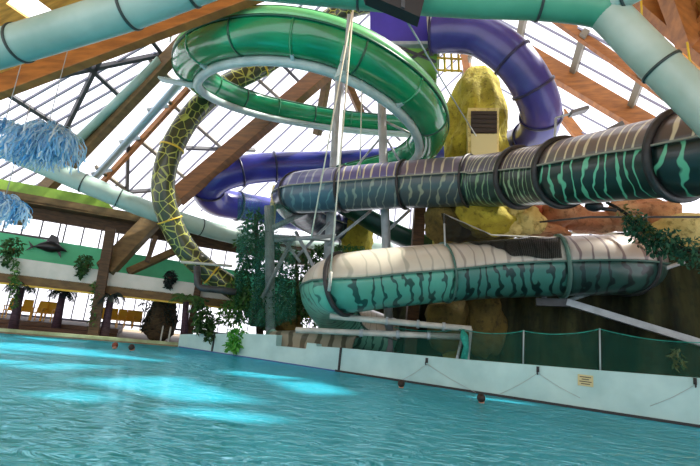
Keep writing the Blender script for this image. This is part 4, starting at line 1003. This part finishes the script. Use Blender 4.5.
# ================================================================== ON THE POOL WALL
for i, (x, y, lab) in enumerate(((427, 361, 'small black hook on the pool wall above the left rope swag'), (538, 370, 'small black hook on the pool wall left of the notice plate'), (695, 382, 'small black hook on the pool wall at the right frame edge'))):
    p = onwall(x, y); t = empty('rope_hook', p, lab, 'hook')
    b = MB(); b.bar(p - WN * .03 + V((0, 0, .1)), p - WN * .03 + V((0, 0, -.06)), .07, .06, up=WN); b.build('plate', 'black', t)
    b = MB(); b.tube(spline([p - WN * .04, p - WN * .12 + V((0, 0, -.03)), p - WN * .12 + V((0, 0, -.1)), p - WN * .05 + V((0, 0, -.12))], .04), .018, 6); b.build('hook', 'black', t)
for i, (x0, y0, x1, y1, lab) in enumerate(((427, 364, 400, 382, 'thin grey line hanging left from the first wall hook to the water'), (427, 364, 476, 393, 'thin grey line hanging right from the first wall hook to the water'), (538, 373, 500, 394, 'thin grey line hanging left from the second wall hook'), (538, 373, 580, 398, 'thin grey line hanging right from the second wall hook'), (695, 385, 650, 406, 'thin grey line hanging left from the hook at the right frame edge'))):
    a, c = onwall(x0, y0, -.1), onwall(x1, y1, -.05); c.z = max(c.z, .02); mm = a.lerp(c, .5) + V((0, 0, -.04)); b = MB(); b.tube(spline([a, mm, c], .3), .006, 6); o = b.build('wall_line', 'rope_grey'); tag(o, lab, 'rope')
for x, y, lab in ((341, 350, 'black joint strip down the white wall right of its notch'), (214, 340, 'black joint strip down the far part of the white wall beside the dark plant')):
    s = ws(x, y); b = MB(); b.bar(wallpt(s, -.02, -.1), wallpt(s, -.02, walltop(s) + .01), .07, .05, up=WN); o = b.build('joint_strip', 'rubber_strip'); tag(o, lab, 'strip')
a = onwall(585.5, 380.5, -.01); t = empty('notice_plate', a, 'small cream notice plate on the white pool wall', 'sign')
hw = WD * .19; hz = V((0, 0, .15)); b = MB(); b.poly([a - hw - hz, a + hw - hz, a + hw + hz, a - hw + hz], .03, -WN); b.build('plate', 'sign', t)
b = MB()
for z, l in ((.09, .14), (.03, .09), (-.03, .15), (-.09, .11)): b.bar(a - WN * .035 - WD * l + V((0, 0, z)), a - WN * .035 + WD * l + V((0, 0, z)), .01, .022)
b.build('print', 'ink', t)
# flood lamp and nozzle over the dark tube
t = empty('flood_lamp', P(562, 120, 16), 'small grey flood lamp on an arm above the dark zebra tube', 'lamp')
b = MB(); b.tube([P(556, 118, 16), P(572, 113, 16)], .04, 8); b.build('arm', 'steel', t)
b = MB(); b.bar(P(570, 114, 16), P(587, 109, 16), .35, .12); b.build('housing', 'lamp', t)
b = MB(); b.tube([P(556, 118, 16), P(554, 148, 16)], .045, 8); b.build('stem', 'steel', t)
t = empty('spray_nozzle', P(612, 130, 12.2), 'small pale fitting on top of the dark zebra tube', 'nozzle')
b = MB(); b.bar(P(608, 131, 12.3), P(622, 124, 12.3), .2, .12); b.build('body', 'lamp', t); b = MB(); b.tube([P(612, 131, 12.3), P(611, 136, 12.2)], .04, 8); b.build('stem', 'steel_dark', t)

# ================================================================== BATHERS
def bather(x, y, label, hair, face_ang, d=None):
    p = PZ(x, y, 0.02); t = empty('person', V((p.x, p.y, ZB)), label, 'person')
    bm = bmesh.new(); sk = bm.verts.layers.skin.verify(); R = Matrix.Rotation(face_ang, 3, 'Z')
    J = {'pel': ((0, 0, -.72), .13), 'bel': ((0, -.02, -.5), .12), 'che': ((0, -.03, -.28), .14), 'nec': ((0, -.02, -.07), .055), 'hd0': ((0, -.03, .0), .075), 'hd1': ((0, -.035, .1), .09), 'hd2': ((0, -.02, .17), .06)}
    for s_, n_ in ((-1, 'l'), (1, 'r')):
        J.update({'sh' + n_: ((s_ * .17, -.02, -.16), .07), 'el' + n_: ((s_ * .36, -.16, -.26), .045), 'wr' + n_: ((s_ * .34, -.4, -.2), .032), 'ha' + n_: ((s_ * .32, -.5, -.2), .03),
                  'hi' + n_: ((s_ * .1, 0, -.78), .095), 'kn' + n_: ((s_ * .13, -.22, -1.08), .065), 'an' + n_: ((s_ * .12, -.05, -1.4), .04), 'to' + n_: ((s_ * .13, -.2, -1.42), .03)})
    E_ = ['pel bel', 'bel che', 'che nec', 'nec hd0', 'hd0 hd1', 'hd1 hd2'] + [e.replace('#', n_) for n_ in 'lr' for e in ('che sh#', 'sh# el#', 'el# wr#', 'wr# ha#', 'pel hi#', 'hi# kn#', 'kn# an#', 'an# to#')]
    vs = {}
    for k, (c, r) in J.items():
        v = bm.verts.new(R @ V(c) + V((p.x, p.y, 0))); v[sk].radius = (r, r); v[sk].use_root = k == 'pel'; vs[k] = v
    for e in E_: a, c = e.split(); bm.edges.new((vs[a], vs[c]))
    me = bpy.data.meshes.new('body'); bm.to_mesh(me); bm.free(); me.materials.append(M['skin']); o = bpy.data.objects.new('body', me); col.objects.link(o)
    o.modifiers.new('k', 'SKIN'); sd = o.modifiers.new('u', 'SUBSURF'); sd.levels = sd.render_levels = 2
    o.parent = t; o.matrix_parent_inverse = Matrix.Translation(-t.location)
    b = MB(); hc = R @ V((0, .0, .12)) + V((p.x, p.y, 0)); b.ball(hc, .105, (1, 1.1, 1.05), 16, 10); b.build('hair', hair, t)
    f = MB()
    for s_ in (-1, 1): f.ball(R @ V((s_ * .035, -.118, .085)) + V((p.x, p.y, 0)), .014)
    f.build('eyes', 'hair', t)
    f = MB(); f.ball(R @ V((0, -.132, .055)) + V((p.x, p.y, 0)), .02, (.7, 1, 1.1)); f.build('nose', 'skin', t)
    f = MB(); f.ball(R @ V((0, -.118, .02)) + V((p.x, p.y, 0)), .022, (1.2, .5, .35)); f.build('mouth', plain('lips', rgb(150, 70, 70), .5), t)
bather(114.5, 348, 'swimmer with auburn hair, the left head of the pair far out in the pool', 'hair_red', .5)
bather(131, 350, 'swimmer with dark hair, the right head of the pair far out in the pool', 'hair', 2.6)
bather(401, 387, 'dark-haired swimmer close to the white wall below the rope hook', 'hair', 2.9)
bather(481, 402, 'swimmer with dark hair and bare shoulders by the wall, nearest the right', 'hair', 2.4)

# ================================================================== LIGHT
w = bpy.data.worlds.new('world'); sc.world = w; w.use_nodes = True; nt = w.node_tree; nt.nodes.clear()
bg = nt.nodes.new('ShaderNodeBackground'); wo = nt.nodes.new('ShaderNodeOutputWorld')
bg.inputs[0].default_value = (.955, .95, 1, 1); bg.inputs[1].default_value = 1.9; nt.links.new(bg.outputs[0], wo.inputs[0])
sl = bpy.data.lights.new('sun', 'SUN'); sl.energy = 8.5; sl.angle = math.radians(2.2); sl.color = (1, .95, .84)
so = bpy.data.objects.new('sun', sl); col.objects.link(so)
so.rotation_euler = SD.to_track_quat('-Z', 'Y').to_euler(); so.location = (10, -5, 40)
sc.view_settings.view_transform = 'Standard'; sc.view_settings.look = 'None'; sc.view_settings.gamma = 1; sc.view_settings.exposure = .2
sc.cycles.max_bounces = 10; sc.cycles.transparent_max_bounces = 24; sc.cycles.use_denoising = True
sc.cycles.sample_clamp_indirect = 6; sc.cycles.caustics_reflective = False; sc.cycles.caustics_refractive = False
